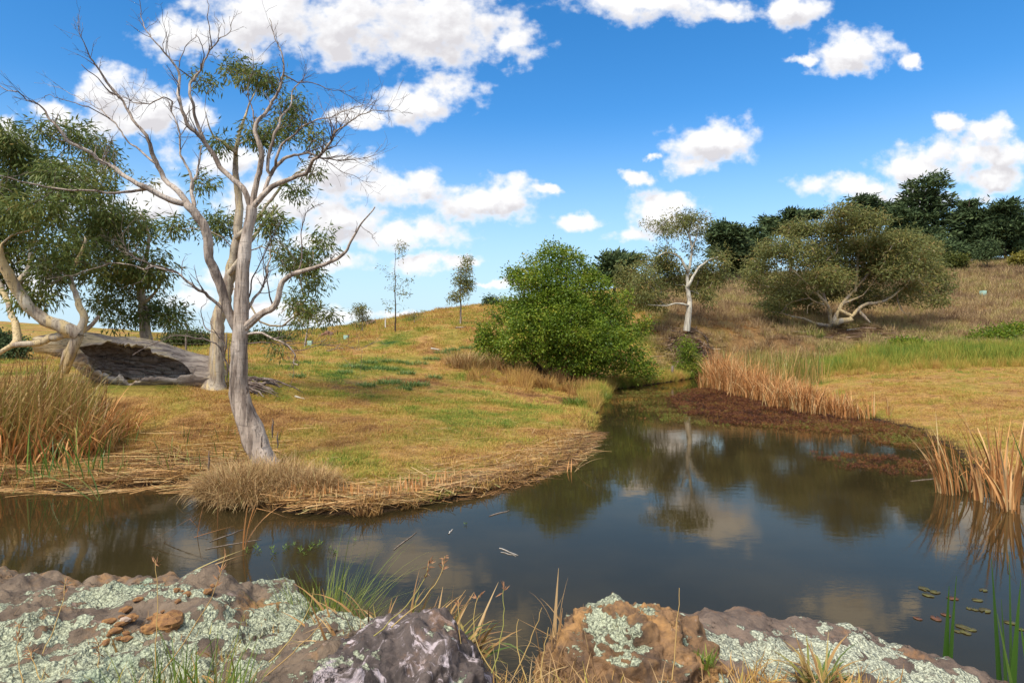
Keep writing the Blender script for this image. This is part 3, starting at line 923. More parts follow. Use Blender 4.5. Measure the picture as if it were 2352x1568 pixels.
L_GUMD = foliage_mat('dark_gum_leaves', [(0, (.32, .20, .07)), (.14, (.23, .22, .06)), (.5, (.155, .20, .05)), (.85, (.105, .155, .045)), (1, (.25, .27, .12))], .5, .3, .2, clump=.35, cscale=.9)
L_BUSH = foliage_mat('bush_leaves', [(0, (.05, .105, .013)), (.35, (.12, .19, .018)), (.7, (.21, .285, .026)), (.92, (.34, .36, .045)), (.97, (.50, .38, .06)), (1, (.55, .42, .10))], .45, .35, .25, clump=.75, cscale=.8)
L_CONE = foliage_mat('conifer_sprays', [(0, (.03, .048, .022)), (.5, (.065, .10, .04)), (1, (.13, .17, .065))], .65, .08, .15, clump=.5, cscale=.35)
L_YEW = foliage_mat('shrub_leaves', [(0, (.05, .07, .015)), (.6, (.09, .11, .02)), (1, (.20, .18, .03))], .5, .15, .3)

def pl(pts, Y, conv=None, dz=0.0, amp=0.0):
    """a traced limb: points (x, y[, w]) of an enlargement -> points in space; the limb drifts dz in depth towards its end"""
    n = len(pts)
    out = []
    ph = rng.uniform(0, 6)
    for k, q in enumerate(pts):
        x, y = conv(q[0], q[1]) if conv else q[:2]
        out.append(P(x, y, Y+dz*k/max(1, n-1)+amp*math.sin(ph+k*.9)*min(1, k/2)))
    return np.array(out)

# ---- the leaning, nearly bare gum at the water's edge
def bare_gum():
    Y = 10.8
    root = thing('bare_gum_tree', 'nearly leafless grey gum leaning from a straw tussock at the waterline', 'tree', (P(590, 1060, Y)[0], Y, gz(P(590, 1060, Y)[0], Y)-.05))
    S = Skel()
    w = .001566*.88
    T = [(1470,1165,168),(1446,1110,152),(1400,990,142),(1345,860,128),(1315,730,114),(1314,600,102),(1320,480,96),(1326,380,92),(1328,280,88),(1332,200,80),(1337,100,74)]
    T1 = [(1345,1411,72),(1360,1300,66),(1380,1200,64),(1386,1145,62)]
    pts = np.concatenate([pl(T, Y, z2), pl(T1, Y, z1)]); rad = np.array([t[2] for t in T+T1])*w
    trunk = S.path(pts, None, radii=rad, step=.05)
    ends = []
    def limb(pts, w0, w1, conv, dz=0., amp=.08, tw=0, tl=.5, wob=.045, tr=.010, sel=(.35, 1.)):
        ids = S.path(pl(pts, Y, conv, dz, amp), (w0*w*.84, w1*w*.9), step=.07, wob=wob)
        if tw: ends.append((ids, tw, tl, tr, sel))
        return ids
    # left main limb out of the trunk, then its boughs
    a = [z2(1300, 400), z2(1262, 310), z2(1222, 190), z2(1185, 90), z1(1152, 1411), z1(1142, 1320), z1(1122, 1240), z1(1072, 1170), z1(1038, 1130)]
    limb(a, 66, 56, None, -.5, .03, wob=.02)
    limb([(1038,1130),(960,1110),(880,1080),(800,1040),(730,1000),(660,950),(590,900),(520,860),(440,810),(380,770),(350,720),(310,680),(260,630),(230,590),(180,560),(130,550),(90,510),(0,480)], 44, 5, z1, -1.1, tw=16, tl=.55)
    limb([(1040,1125),(980,1050),(920,1000),(885,940),(850,870),(830,790),(790,720),(740,660),(700,600),(660,540),(610,500),(570,460),(500,400),(460,365)], 42, 5, z1, -.3, tw=7, tl=.4)
    limb([(660,540),(600,460),(540,380),(500,320),(460,230),(430,150)], 20, 4, z1, -.5, tw=10, tl=.35)
    limb([(800,1045),(650,1060),(520,1045),(400,1050),(280,1040),(150,1010),(60,980),(0,965)], 22, 6, z1, -1.2, tw=7, tl=.5)
    limb([(855,900),(790,850),(740,810),(700,770),(650,700),(590,640),(530,600),(480,560),(400,520),(320,480)], 18, 3, z1, .8, tw=8, tl=.4)
    limb([(490,590),(380,560),(290,535),(240,550)], 8, 3, z1, .7, tw=5, tl=.3)
    limb([(1075,1150),(1062,1050),(1075,980),(1090,900),(1105,800)], 32, 8, z1, .4, tw=5, tl=.4)
    limb([(1062,1010),(1045,950),(1000,870),(985,750),(970,650),(940,570),(900,540)], 20, 5, z1, .2, tw=8, tl=.4)
    limb([(950,560),(920,545),(880,552),(830,580),(740,570),(690,540)], 13, 4, z1, -.4, tw=14, tl=.4)
    # centre boughs
    limb([(1380,1140),(1340,1040),(1250,960),(1190,880),(1140,800),(1090,740),(1040,690),(1010,610),(990,520),(1000,440),(985,380),(940,330),(900,290),(860,240),(820,190),(800,160),(772,60),(765,0)], 42, 4, z1, -.6, tw=16, tl=.45)
    limb([(1135,795),(1085,680),(1062,570),(1045,490),(1060,430),(1110,370),(1130,310),(1165,265),(1165,200),(1150,100),(1148,30),(1140,-20)], 26, 4, z1, .3, tw=10, tl=.35)
    limb([(1165,265),(1215,220),(1235,205),(1270,190),(1285,100)], 11, 4, z1, .3, tw=4, tl=.25)
    limb([(1205,225),(1212,180),(1228,128)], 8, 3, z1, .1, tw=3, tl=.2)
    limb([(985,380),(1010,300),(1050,230),(1080,195)], 9, 3, z1, .3, tw=4, tl=.25)
    limb([(1112,360),(1115,270),(1095,200),(1075,180)], 9, 4, z1, -.2, tw=1, tl=.2)
    limb([(940,330),(925,240),(905,150),(895,60)], 6, 3, z1, -.3, tw=3, tl=.3)
    limb([(1386,1150),(1408,1040),(1428,930),(1436,840),(1412,760),(1410,690),(1440,655),(1480,590),(1530,520),(1548,440),(1555,380),(1560,310),(1545,255),(1520,195),(1494,105)], 46, 5, z1, .1, tw=13, tl=.4)
    limb([(1410,700),(1385,620),(1370,560),(1360,500),(1400,350),(1380,260)], 14, 3, z1, .4, tw=7, tl=.35)
    limb([(1388,1150),(1450,1080),(1500,1030),(1580,990),(1680,950),(1705,890),(1760,850),(1830,760),(1850,720),(1900,680),(1970,640),(2050,625),(2130,620)], 46, 4, z1, -.7, tw=24, tl=.5, sel=(.5, 1.))
    limb([(1450,1080),(1490,960),(1540,890),(1600,860),(1700,850),(1760,870),(1820,880),(1880,890),(1950,880),(2020,875)], 30, 4, z1, .5, tw=22, tl=.5, sel=(.45, 1.))
    limb([(1520,880),(1550,800),(1600,760),(1680,700),(1760,660),(1830,640),(1900,600),(1990,572)], 20, 4, z1, -.2, tw=16, tl=.45)
    limb([(1475,940),(1480,830),(1530,720),(1560,640),(1600,580),(1610,500),(1650,440),(1680,402)], 26, 5, z1, .6, tw=12, tl=.4)
    limb([(1640,455),(1720,460),(1800,490),(1870,500),(1930,530),(2000,585)], 9, 3, z1, .3, tw=8, tl=.35)
    limb([(1700,870),(1790,880),(1850,920),(1920,960),(1985,995)], 10, 3, z1, .4, tw=10, tl=.35)
    # right limb with the broken, barkless end
    b = [z2(1345, 400), z2(1385, 365), z2(1435, 325), z2(1520, 272), z2(1548, 170), z2(1600, 112), z2(1700, 72), z1(1790, 1455), z1(1890, 1405), z1(1930, 1330), z1(1975, 1260), z1(2000, 1220), z1(2066, 1145)]
    rb = limb(b, 60, 8, None, -.6, .04, tw=4, tl=.25, wob=.03)
    limb([(1650,1480),(1670,1380),(1665,1260),(1690,1160),(1780,1115)], 12, 4, z1, .3, tw=7, tl=.3)
    limb([(1985,1240),(2030,1270),(2070,1320)], 6, 3, z1, -.1, tw=4, tl=.15)
    limb([(1345,330),(1395,250),(1440,170),(1470,60),(1490,-30)], 26, 8, z2, .6, tw=7, tl=.4)
    limb([(1500,260),(1478,190),(1462,80),(1420,-60)], 14, 5, z2, -.3, tw=6, tl=.35)
    limb([(1340,280),(1375,220),(1385,120),(1430,40),(1500,-100),(1540,-190)], 16, 5, z2, .5, tw=8, tl=.4)
    # lower boughs
    limb([(1270,340),(1210,270),(1130,210),(1040,140),(950,80),(870,60),(800,76)], 30, 8, z2, -.9, tw=6, tl=.4)
    limb([(950,85),(850,60),(740,0),(690,-60),(660,-110)], 14, 4, z2, -.6, tw=8, tl=.4)
    limb([(800,76),(680,40),(560,50),(400,100),(250,130)], 10, 3, z2, -.6, tw=7, tl=.4)
    limb([(1268,640),(1235,560),(1190,480),(1100,455),(1000,440),(900,460),(800,510),(735,550)], 14, 4, z2, -.6, tw=6, tl=.3)
    limb([(1235,570),(1240,500),(1205,430),(1180,370)], 14, 4, z2, -.3, tw=5, tl=.25)
    limb([(1210,430),(1140,400),(1108,330),(1118,280),(1140,258)], 10, 4, z2, .2, tw=1, tl=.2)
    limb([(1360,430),(1420,420),(1500,450),(1580,490),(1625,540),(1615,590),(1640,600)], 20, 7, z2, -.6, tw=6, tl=.4)
    limb([(1610,520),(1680,520),(1750,500),(1850,495),(2000,520)], 8, 3, z2, -.3, tw=12, tl=.45)
    limb([(1355,485),(1450,475),(1600,490),(1700,480),(1800,455)], 10, 3, z2, -.5, tw=7, tl=.35)
    limb([(1300,420),(1400,600),(1430,640)], 6, 3, z2, -.5) if False else None
    for ids, n, L, r, sel in ends:
        S.twigs(ids, int(n*1.5), L, r, .95, .2, 2, sel)
    tr, tw_ = MB(), MB()
    S.tubes(lambda r: tr if r > .022 else tw_, rough=.15, freq=5.0, thick=.026, kbig=32, ridge=.12, zs=.6)
    # old growth rings where the trunk bends, and a skirt of torn bark
    part(tr, 'trunk', B_GREY, root)
    part(tw_, 'twigs', B_TWIG, root, kind='stuff')
    for (x, y, L, ww) in [(1500,1000,.34,.03),(1530,1060,.30,.025),(1440,1060,.22,.02),(1150,1200,.4,.03),(1360,760,.14,.03),(1260,620,.5,.02),(1250,700,.35,.02)]:
        p0 = P(*z2(x, y), Y-.16)
        tt = np.linspace(0, 1, 6)[:, None]
        bk = MB()
        tube(bk, p0+np.array([.03, -.05, L])*tt+rng.normal(0, .006, (6, 3)), ww*np.array([.3, .8, 1, .9, .6, .2])*.6, 5)
        part(bk, 'loose_bark', B_TWIG, root)
bare_gum()

def gum(name, label, Y, base, trunks, lobes, ntips, nleaf, leaf=(.12, .022), sig=.22, bark=B_CREAM, lm=L_GUM, spread=1.5, tip_r=.006, pen=.2, droop=.08,
        conv=None, group=None, cat='tree', ld=.6, wobt=.05, rough=.08, flat=.8, extra=None, seg=.45, kbig=16, root=None, start=.35, out=.5):
    bx, by = conv(*base) if conv else base
    b = P(bx, by, Y)
    r = root or thing(name, label, cat, (b[0], Y, gz(b[0], Y)-.03), group)
    S = Skel()
    n0 = 0
    for i, (pts, w0, w1, dz) in enumerate(trunks):
        ids = S.path(pl(pts, Y, conv, dz, .05*Y/15), None if isinstance(w0, list) else (w0*Y/F/2, w1*Y/F/2), step=.12*Y/16, wob=wobt, radii=np.array(w0)*Y/F/2 if isinstance(w0, list) else None)
        if i == 0: n0 = int(len(ids)*start)
    T = lobe_pts(lobes, Y, ntips, spread, out)
    tips = S.grow(T, tip_r=tip_r, pen=pen, seg=seg, droop=droop, start=n0)
    tm, wm, lf = MB(), MB(), MB()
    S.tubes(lambda q: tm if q > tip_r*3.2 else wm, rough=rough, freq=2.5, thick=.03*Y/16, kbig=kbig, ksm=4, ridge=.05)
    tp = np.array([S.p[i] for i in tips])
    leaf_spray(lf, tp, nleaf, sig, leaf[0], leaf[1], ld, flat=flat)
    part(tm, 'trunk', bark, r); part(wm, 'branches', B_DARK if bark is B_DARK else (B_LIMB if Y > 30 else B_TWIG), r, kind='stuff'); part(lf, 'crown', lm, r)
    if extra: extra(r)
    return r

# ---- the old hollow gum: a fallen hollow trunk, still alive at both ends
def hollow_log(r):
    Y = 16.5
    ax = np.array([[494,868,.06],[486,864,.34],[474,860,.46],[440,855,.50],[400,849,.60],[350,843,.70],[300,835,.72],[250,824,.66],[205,808,.52],[165,796,.40],[125,790,.30],[80,792,.2]])
    s = catmull(np.array([np.concatenate([P(a, b, Y+.5*math.sin(i*.35)), [c]]) for i, (a, b, c) in enumerate(ax)]), .05)
    n = len(s); tt = np.linspace(0, 1, n)
    c, R = s[:, :3], s[:, 3]
    t = unit(np.gradient(c, axis=0))
    up = unit(np.array([0, 0, 1.])-t*t[:, 2:3]); fr = np.cross(up, t)
    fr = np.where((fr[:, 1:2] > 0), -fr, fr)                # towards the water
    op = np.interp(tt, [0, .10, .2, .45, .66, .76, .8, 1], [0, 0, .58, .92, .80, .25, 0, 0])    # half opening angle
    k = 64
    U = np.linspace(0, 1, k)
    sq = np.stack([tt*9, tt*0+3.3, tt*0], -1)
    jag = .16*fbm(sq, 3)+.10*perlin(sq*5)+.06*perlin(sq*13)
    jag2 = .20*fbm(sq+40, 3)+.12*perlin(sq*4+9)+.07*perlin(sq*12+5)
    a0 = np.maximum(op*(.78+jag*1.2), 0); a1 = 2*np.pi-np.maximum(op*(.62+jag2*1.3), 0)
    ang = a0[:, None]+(a1-a0)[:, None]*U[None]
    dirs = fr[:, None]*np.cos(ang+.12)[..., None]+up[:, None]*np.sin(ang+.12)[..., None]
    q = c[:, None]+dirs*R[:, None, None]
    nz = fbm(q*np.array([.9, 2.2, 2.2]), 4)
    Ro = R[:, None]*(1+.11*nz+.05*fbm(q*np.array([.7, 7, 7]), 3))
    lipw = np.minimum(U, 1-U)*(a1-a0)[:, None]
    lip = (op > .03)[:, None]*np.exp(-(lipw/.22)**2)
    Ro = Ro*(1+.08*lip)
    vo = c[:, None]+dirs*Ro[..., None]
    th = .17*(1-.5*np.exp(-(lipw/.12)**2))
    Ri = Ro*(1-th)*(1+.10*fbm(q*np.array([.28, 8., 8.]), 4)*(1-lip))
    vi = c[:, None]+dirs*Ri[..., None]
    idx = np.arange(n*k).reshape(n, k)
    qo = np.stack([idx[:-1, :-1], idx[1:, :-1], idx[1:, 1:], idx[:-1, 1:]], -1).reshape(-1, 4)
    m = MB(); m.add(vo.reshape(-1, 3), None, qo)
    rim = []
    for e in (0, k-1):
        rim.append(np.stack([idx[:-1, e], idx[1:, e], idx[1:, e]+n*k, idx[:-1, e]+n*k], -1))
    m2 = MB()
    m.v.append(vi.reshape(-1, 3)); m.var.append(np.full(n*k, .5)); m.n += n*k
    m.f4.append(np.concatenate(rim)); m.m4.append(np.zeros(len(m.f4[-1])))
    part(m, 'hollow_trunk', B_LOG, r)
    m2.add(vi.reshape(-1, 3), None, qo[:, ::-1])
    mt, N = new_mat('rotten_heartwood')
    pos = N.n('ShaderNodeTexCoord').outputs['Object']
    st = N.noise(N.vm('MULTIPLY', pos, (.22, 6, 6)), 3.2, 7, .62, .3)
    cc = N.ramp(st, [(.25, (.08, .055, .04)), (.42, (.26, .19, .145)), (.54, (.45, .35, .28)), (.72, (.62, .53, .45))])
    bp = N.n('ShaderNodeBump', {'Strength': .6, 'Distance': .02, 'Height': st})
    pp = N.n('ShaderNodeBsdfPrincipled', {'Base Color': cc, 'Roughness': .95, 'Specular IOR Level': .05, 'Normal': bp.outputs[0]})
    N.n('ShaderNodeOutputMaterial', {'Surface': pp.outputs[0]})
    part(m2, 'rotten_hollow', mt, r)
    # fibres and splinters lying in the hollow
    fb = MB(); sl = MB()
    for _ in range(150):
        i = int(n*rng.uniform(.15, .68)); j = int(rng.uniform(.28, .80)*k)
        p = vi[i, j]*.90+c[i]*.10
        L = rng.uniform(.2, .9)
        w = np.linspace(0, 1, 4)[:, None]
        d = t[i]*rng.choice([-1, 1])+rng.normal(0, .12, 3)
        tube(fb, p+d*L*(w-.5), np.array([.4, 1, .9, .2])*rng.uniform(.012, .045), 4)
    for _ in range(46):
        i = int(n*rng.uniform(.16, .66)); j = int(rng.uniform(.22, .84)*k)
        dep = rng.uniform(.30, .92)
        p = vi[i, j]*dep+c[i]*(1-dep)
        p = c[i]+(vi[i, j]-c[i])*rng.uniform(.72, .97)
        L = rng.uniform(.5, 1.5)*(.5+op[i]*.5); wd = rng.uniform(.03, .10); m_ = 7
        w = np.linspace(0, 1, m_)
        ax_ = t[i]*L+up[i]*rng.normal(0, .07)*L
        wid = wd*np.minimum(1, np.minimum(w*6, (1-w)*3))*(1+.5*perlin(np.stack([w*5+_, w*0, w*0+_*.7], -1)))
        cl = p+ax_[None]*(w-.5)[:, None]+rng.normal(0, .008, (m_, 3))
        tl = unit(up[i]+fr[i]*rng.normal(0, .5))
        v = np.concatenate([cl+tl*wid[:, None], cl-tl*wid[:, None]])
        v = np.concatenate([v, v-fr[i]*.02])
        q = [(a_, a_+1, a_+1+m_, a_+m_) for a_ in range(m_-1)]+[(a_+1, a_, a_+2*m_, a_+1+2*m_) for a_ in range(m_-1)]+[(a_+m_, a_+1+m_, a_+1+3*m_, a_+3*m_) for a_ in range(m_-1)]
        sl.add(v, None, q)
    part(fb, 'splinters', mt, r, kind='stuff')
    part(sl, 'torn_slabs', B_LIMB, r, kind='stuff')

old = thing('hollow_gum_tree', 'old gum with a hollow fallen trunk, peeling cream bark and leafy limbs at both ends', 'tree', (P(485, 885, 16.5)[0], 16.5, gz(P(485, 885, 16.5)[0], 16.5)-.05))
hollow_log(old)
# its standing stem behind the leaning gum, with hanging foliage
def L1(*q): return [z1(a, b)+(c*.41667, d*.41667) for a, b, c, d in q]
def L2(*q): return [z2(a, b)+(c*.41667, d*.41667) for a, b, c, d in q]
stemY = 16.6
up_tr = [([(490,920),(491,900),(494,878),(495,850),(496,820),(498,790),(505,740),(520,670),(530,625),(546,542),(547,458),(540,375),(542,342)], [96,66,46,37,33,31,30,27,25,21,17,12,9], 9, .3),
         ([(541,350),(520,330),(490,308),(478,290)], 10, 3, -.3), ([(541,345),(555,295),(567,258),(580,225)], 10, 3, .3),
         ([(530,625),(560,585),(600,520),(640,470)], 14, 5, .6), ([(545,545),(590,500),(640,440),(680,400)], 12, 4, .3)]
up_lobes = L1((1460,450,120,60),(1300,365,80,38),(1400,420,120,45),(1610,600,55,130),(1570,700,60,110),(1450,740,90,80),(1740,760,55,70),(1720,940,35,45),(1600,1060,70,55),(1230,790,70,35),
              (850,1010,50,32),(1130,1000,60,45),(1230,1240,120,70),(1000,1250,70,60),(1500,1220,80,90),(1620,1420,110,110),(1760,1330,60,90),(1700,1480,80,60),(1120,440,60,35))+ \
           L2((1690,310,80,50),(1800,330,50,45),(1640,370,50,45),(1850,225,35,35),(1530,505,40,28),(1760,150,60,60),(1640,230,60,60))
gum('x', '', stemY, (492, 890), up_tr, up_lobes, 300, 34, (.17, .038), .15, B_CREAM, L_GUMD, 1.4, .005, .12, .12, root=old, start=.45, kbig=20)
bpy.context.view_layer.update()
# the limbs that rise from its fallen end at the left
lf_tr = [([z2(430,430), z2(370,400), z2(300,370), z2(205,320), z2(135,255), z2(85,165), z2(45,85), z2(-10,10)], 34, 20, -.8),
         ([z2(350,640), z2(362,560), z2(380,500), z2(430,440), z2(480,400), z2(540,330)], 22, 8, .2),
         ([z2(430,420), z2(300,440), z2(180,480), z2(60,490), z2(-40,560)], 22, 10, -.3),
         ([z2(85,165), z2(150,90), z2(170,20), z1(180,1350), z1(220,1250)], 16, 6, .6),
         ([z2(95,470), z2(92,380), z2(60,300), z2(20,200), z2(-30,100)], 18, 10, .9),
         ([z2(430,430), z2(470,330), z2(430,240), z2(390,130), z2(420,40), z1(470,1300)], 20, 6, .5)]
lf_lobes = L1((230,720,170,65),(150,900,200,130),(470,760,110,70),(250,1150,250,130),(60,820,80,100),(100,1350,190,170),(380,1420,200,120),(40,1050,120,200),(330,980,110,80),(-80,1150,150,250))+L2((60,120,120,120),(330,120,150,100),(200,220,110,60))
gum('x', '', 15.6, z2(430, 440), lf_tr, lf_lobes, 210, 78, (.18, .042), .19, B_CREAM, L_GUMD, 1.3, .006, .15, .1, root=old, start=.3, kbig=16)

# ---- the upright gum behind the fallen trunk
gum('leafy_gum_tree', 'leafy gum with a peeling cream trunk rising behind the fallen hollow trunk', 19.0, z2(812, 470),
    [([z2(812, 480), z2(800, 400), z2(796, 300), z2(775, 200), z2(742, 100), z2(700, 0), z1(650, 1310), z1(600, 1200)], 27, 10, .4),
     ([z2(745, 110), z2(800, 20), z1(820, 1330), z1(790, 1200)], 12, 5, -.4), ([z2(700, 10), z2(600, -40), z1(500, 1290)], 11, 4, .5),
     ([z2(790, 260), z2(860, 200), z2(900, 120)], 9, 4, -.3)],
    L1((620,865,90,42),(520,800,90,70),(600,1210,170,120),(720,1260,110,110),(480,1050,90,120),(700,1450,190,110),(470,1300,150,130),(560,960,110,60))+L2((650,110,170,100),(870,90,75,55),(610,250,100,90),(830,285,140,80),(980,330,60,50),(700,355,130,55),(900,200,60,60),(930,380,80,40)),
    170, 82, (.19, .045), .20, B_CREAM, L_GUMD, 1.4, .006, .14, .1)

# ---- green bush at the creek
def bush():
    Y = 28.5
    tr = [([z3(1190, 1010), z3(1200, 900), z3(1170, 760), z3(1180, 560), z3(1190, 380)], 17, 4, 0), ([z3(1160, 1005), z3(1140, 880), z3(1060, 720), z3(1000, 520)], 14, 4, -.6),
          ([z3(1240, 1010), z3(1330, 890), z3(1450, 760), z3(1500, 620)], 14, 4, .5), ([z3(1220, 1015), z3(1350, 940), z3(1520, 880), z3(1660, 930)], 12, 3, -.9),
          ([z3(1150, 1010), z3(1050, 880), z3(930, 760), z3(850, 760)], 12, 3, .3)]
    lob = [z3(a, b)+(c*.41667, d*.41667, e) for a, b, c, d, e in [(1180,350,165,85,.3),(1090,480,170,120,-.5),(1290,520,200,150,0),(1500,590,105,100,.3),(930,660,140,130,.3),(835,800,115,85,.2),(800,760,70,60,.3),(830,880,80,40,-.5),
          (1080,740,210,150,-1.2),(1330,790,240,140,-1.2),(1540,850,130,120,-.6),(1470,710,160,120,.2),(980,430,70,60,0),(1280,890,130,60,-1.4),(1640,930,60,50,-.8),(1150,640,220,140,1.5),(1350,700,220,140,1.8),
          (1390,900,120,70,-1.3),(1000,840,120,60,-1.0),(1190,290,80,45,0),(1290,310,45,40,.3),(1370,400,50,50,0),(920,410,30,16,0),(1590,580,40,20,0),(1160,240,10,22,0),(1255,270,12,26,.2),(1650,690,50,40,.3),(1690,900,45,25,-.5),(1690,950,55,40,-.6),(1180,560,200,140,-.8),(1250,700,240,120,-1.5)]]
    gum('green_bush', 'large rounded bright green bush overhanging the far end of the creek', Y, z3(1190, 1000), tr, lob, 1050, 70, (.13, .066), .18, B_DARK, L_BUSH, 1.0, .006, .1, .02, None, None, 'bush', .25, .04, flat=.75, seg=.7, out=.30)
bush()

# ---- slender white gum on the slope
gum('white_gum_tree', 'slender gum with a smooth white trunk standing on the slope beside the green bush', 40.0, (1578, 757),
    [([(1577,760),(1580,735),(1584,700),(1582,680),(1578,650),(1581,620),(1590,575),(1583,540),(1586,512)], 16, 3.2, .3), ([(1582,702),(1568,698),(1550,697),(1530,702),(1490,700)], 6, 2, -.8),
     ([(1582,655),(1600,620),(1625,600),(1650,590)], 7, 2.5, .6), ([(1580,625),(1560,590),(1530,580),(1510,590)], 7, 2.5, -.5), ([(1588,575),(1600,540),(1605,505)], 4, 2, .3)],
    [(1555,515,68,26,.6),(1609,497,24,18,.2),(1520,530,40,24,-.4),(1513,595,50,34,.8),(1471,657,66,44,-.5),(1600,640,44,50,1.7),(1640,605,36,38,1.0),(1618,674,26,22,.9),(1532,640,40,40,1.4),(1440,640,36,30,-.2),(1490,690,50,20,.3),(1592,560,26,20,1.2),(1655,640,20,20,.6)],
    205, 88, (.22, .064), .25, B_WHITE, L_GUM, 1.6, .008, .2, .06, ld=.5, seg=.8, out=.45)

# ---- wide spreading gum
def spread():
    Y = 44.0
    tr = [([z4(975, 1010), z4(968, 960), z4(955, 900), z4(900, 840), z4(840, 780), z4(760, 700)], 10.8, 2.4, -1.5), ([z4(985, 1000), z4(1030, 900), z4(1090, 830), z4(1180, 720), z4(1200, 640), z4(1180, 540)], 10.8, 2.4, .5),
          ([z4(1040, 890), z4(1110, 860), z4(1150, 845)], 5.8, 2.4, -.5), ([z4(1090, 960), z4(1150, 900), z4(1250, 880), z4(1340, 830), z4(1400, 770), z4(1460, 640)], 9.4, 2.4, -1.), ([z4(1110, 820), z4(1120, 640), z4(1110, 560), z4(1080, 450)], 6.5, 1.8, 1.),
          ([z4(960, 920), z4(930, 820), z4(900, 680), z4(900, 580)], 6.5, 1.8, 1.2), ([z4(950, 900), z4(870, 870), z4(830, 830)], 5.8, 1.8, -1), ([z4(890, 880), z4(850, 900), z4(845, 945)], 3.6, 1.2, -1.3), ([z4(1340, 860), z4(1360, 920), z4(1380, 945), z4(1410, 940)], 3.6, 1.2, -1.2),
          ([z4(980, 1005), z4(1030, 985), z4(1090, 975), z4(1080, 968)], 15.8, 9.6, -.4), ([z4(950, 1010), z4(880, 995), z4(820, 970), z4(760, 960)], 8.6, 3.0, .4), ([z4(1130, 935), z4(1160, 960), z4(1185, 995)], 9.4, 4.8, -.3),
          ([z4(700, 940), z4(760, 880), z4(860, 860)], 2.9, 1.8, -1.4)]
    lob = [z4(q[0], q[1])+(q[2]*.41673, q[3]*.41673)+tuple(q[4:]) for q in [(1030,390,90,52),(1200,440,110,50),(840,480,120,55),(700,590,130,80),(590,680,70,48),(900,640,150,85),(1100,560,190,80),(1300,560,150,95),(1440,640,110,90),
          (1560,740,65,38),(1250,700,170,80),(960,740,130,60),(740,750,110,52),(1150,800,90,36),(1450,790,80,42),(1550,870,50,28),(680,910,55,50),(720,830,80,46),(1010,490,110,60),(1180,620,150,80),(560,760,50,60),(1040,680,120,60),(860,780,90,40),(1350,690,100,60),(800,850,105,52,3.2),(1000,820,120,50,3.2),(1250,830,130,42,3.2),(1400,860,110,42,3.2),(640,800,85,60,3.2),(560,690,65,65,3.2),(1560,800,70,48,3.2),(880,905,60,28,3.2),(1130,880,70,26,3.2),(620,900,50,40,3.2),(1500,700,90,60,3.2)]]
    gum('spreading_gum_tree', 'wide spreading gum with many tangled pale limbs on the right slope', Y, z4(975, 1010), tr, lob, 900, 76, (.24, .070), .31, B_CREAM, L_GUM, 3.0, .013, .15, .1, ld=.3, seg=.9, start=0.1, out=.42, flat=.6)
spread()

# ---- dark conifers on the skyline
def conifer(label, px, pbase, ptop, lobes, Y, n=420, group='dark conifers along the right skyline', name='conifer_tree', bark=B_DARK, lm=L_CONE, cat='tree', lw=(.72, .20), sig=(.55, .12), nl=30, tw=5):
    b = P(px, pbase, Y)
    r = thing(name, label, cat, (b[0], Y, gz(b[0], Y)-.05), group)
    S = Skel()
    base = P(px, HOR-(gz(b[0], Y)-.1-CAMZ)/Y*F, Y)
    top = P(px+rng.uniform(-3, 3), ptop+4, Y)
    S.path(np.array([base, base*.6+top*.4+rng.normal(0, .1, 3), top]), (tw*Y/F, .03), step=.5, wob=.15)
    T = lobe_pts(lobes, Y, int(n*.92), 1.4, .38)
    tips = S.grow(T, tip_r=.012, pen=.35, seg=1.2, droop=-.04, start=3)
    tm, lf = MB(), MB()
    S.tubes(lambda q: tm, thick=.08, kbig=10, ksm=4)
    tp = np.array([S.p[i] for i in tips])
    m = len(tp)
    c = np.repeat(tp, nl, 0)
    out = tp-np.array([base[0], base[1], 0]); out[:, 2] = 0; out = unit(out+1e-6)
    off = rng.normal(size=(m*nl, 3))*np.array([sig[0], sig[0], sig[1]])
    d = np.repeat(out, nl, 0)*.8+rng.normal(0, .5, (m*nl, 3))+np.array([0, 0, .12])
    v = np.clip(np.repeat(rng.random(m), nl)*.5+rng.random(m*nl)*.5, 0, 1)
    leaves(lf, c+off, d, lw[0]*rng.uniform(.6, 1.2, m*nl), lw[1]*rng.uniform(.7, 1.3, m*nl), v)
    part(tm, 'trunk', bark, r); part(lf, 'crown', lm, r)
    return r
def z4l(*q): return [z4(a, b)+(c*.41673, d*.41673) for a, b, c, d in q]
conifer('tallest dark conifer on the right skyline with a broad domed crown', 2123, 600, 402, z4l((1490,250,90,60),(1490,340,146,60),(1480,430,165,60),(1490,520,150,60),(1550,580,110,60),(1380,500,60,60),(1360,400,50,40),(1340,480,45,50),(1550,190,20,20)), 84, 520)
conifer('dark conifer half hidden behind the top of the spreading gum', 1982, 610, 448, z4l((1150,320,50,25),(1160,360,90,35),(1250,370,60,30),(1100,390,60,35),(1200,420,100,40),(1290,360,40,20)), 88, 240)
conifer('mid height dark conifer close against the right side of the tallest one', 2225, 600, 456, z4l((1730,340,45,25),(1730,400,75,40),(1740,480,85,50),(1730,560,95,55),(1680,620,80,40),(1790,600,70,50)), 86, 380)
conifer('dense dark conifer with layered boughs at the right edge of the picture', 2312, 600, 461, z4l((1940,350,60,25),(1930,400,95,40),(1940,480,105,50),(1950,560,110,55),(2030,480,60,80),(2040,590,70,50),(1880,530,60,50)), 82, 460)
conifer('ragged thin dark conifer left of the spreading gum crown', 1815, 640, 483, z4l((755,400,45,22),(740,450,40,25),(650,435,38,20),(660,480,45,25),(820,405,40,18),(870,400,28,15),(780,490,60,30)), 80, 190)
conifer('rounded dark conifer directly right of the white gum crown', 1725, 640, 520, z4l((540,500,28,22),(550,550,55,40),(530,600,70,40),(500,640,80,40),(575,610,35,30),(470,690,70,30)), 74, 320)
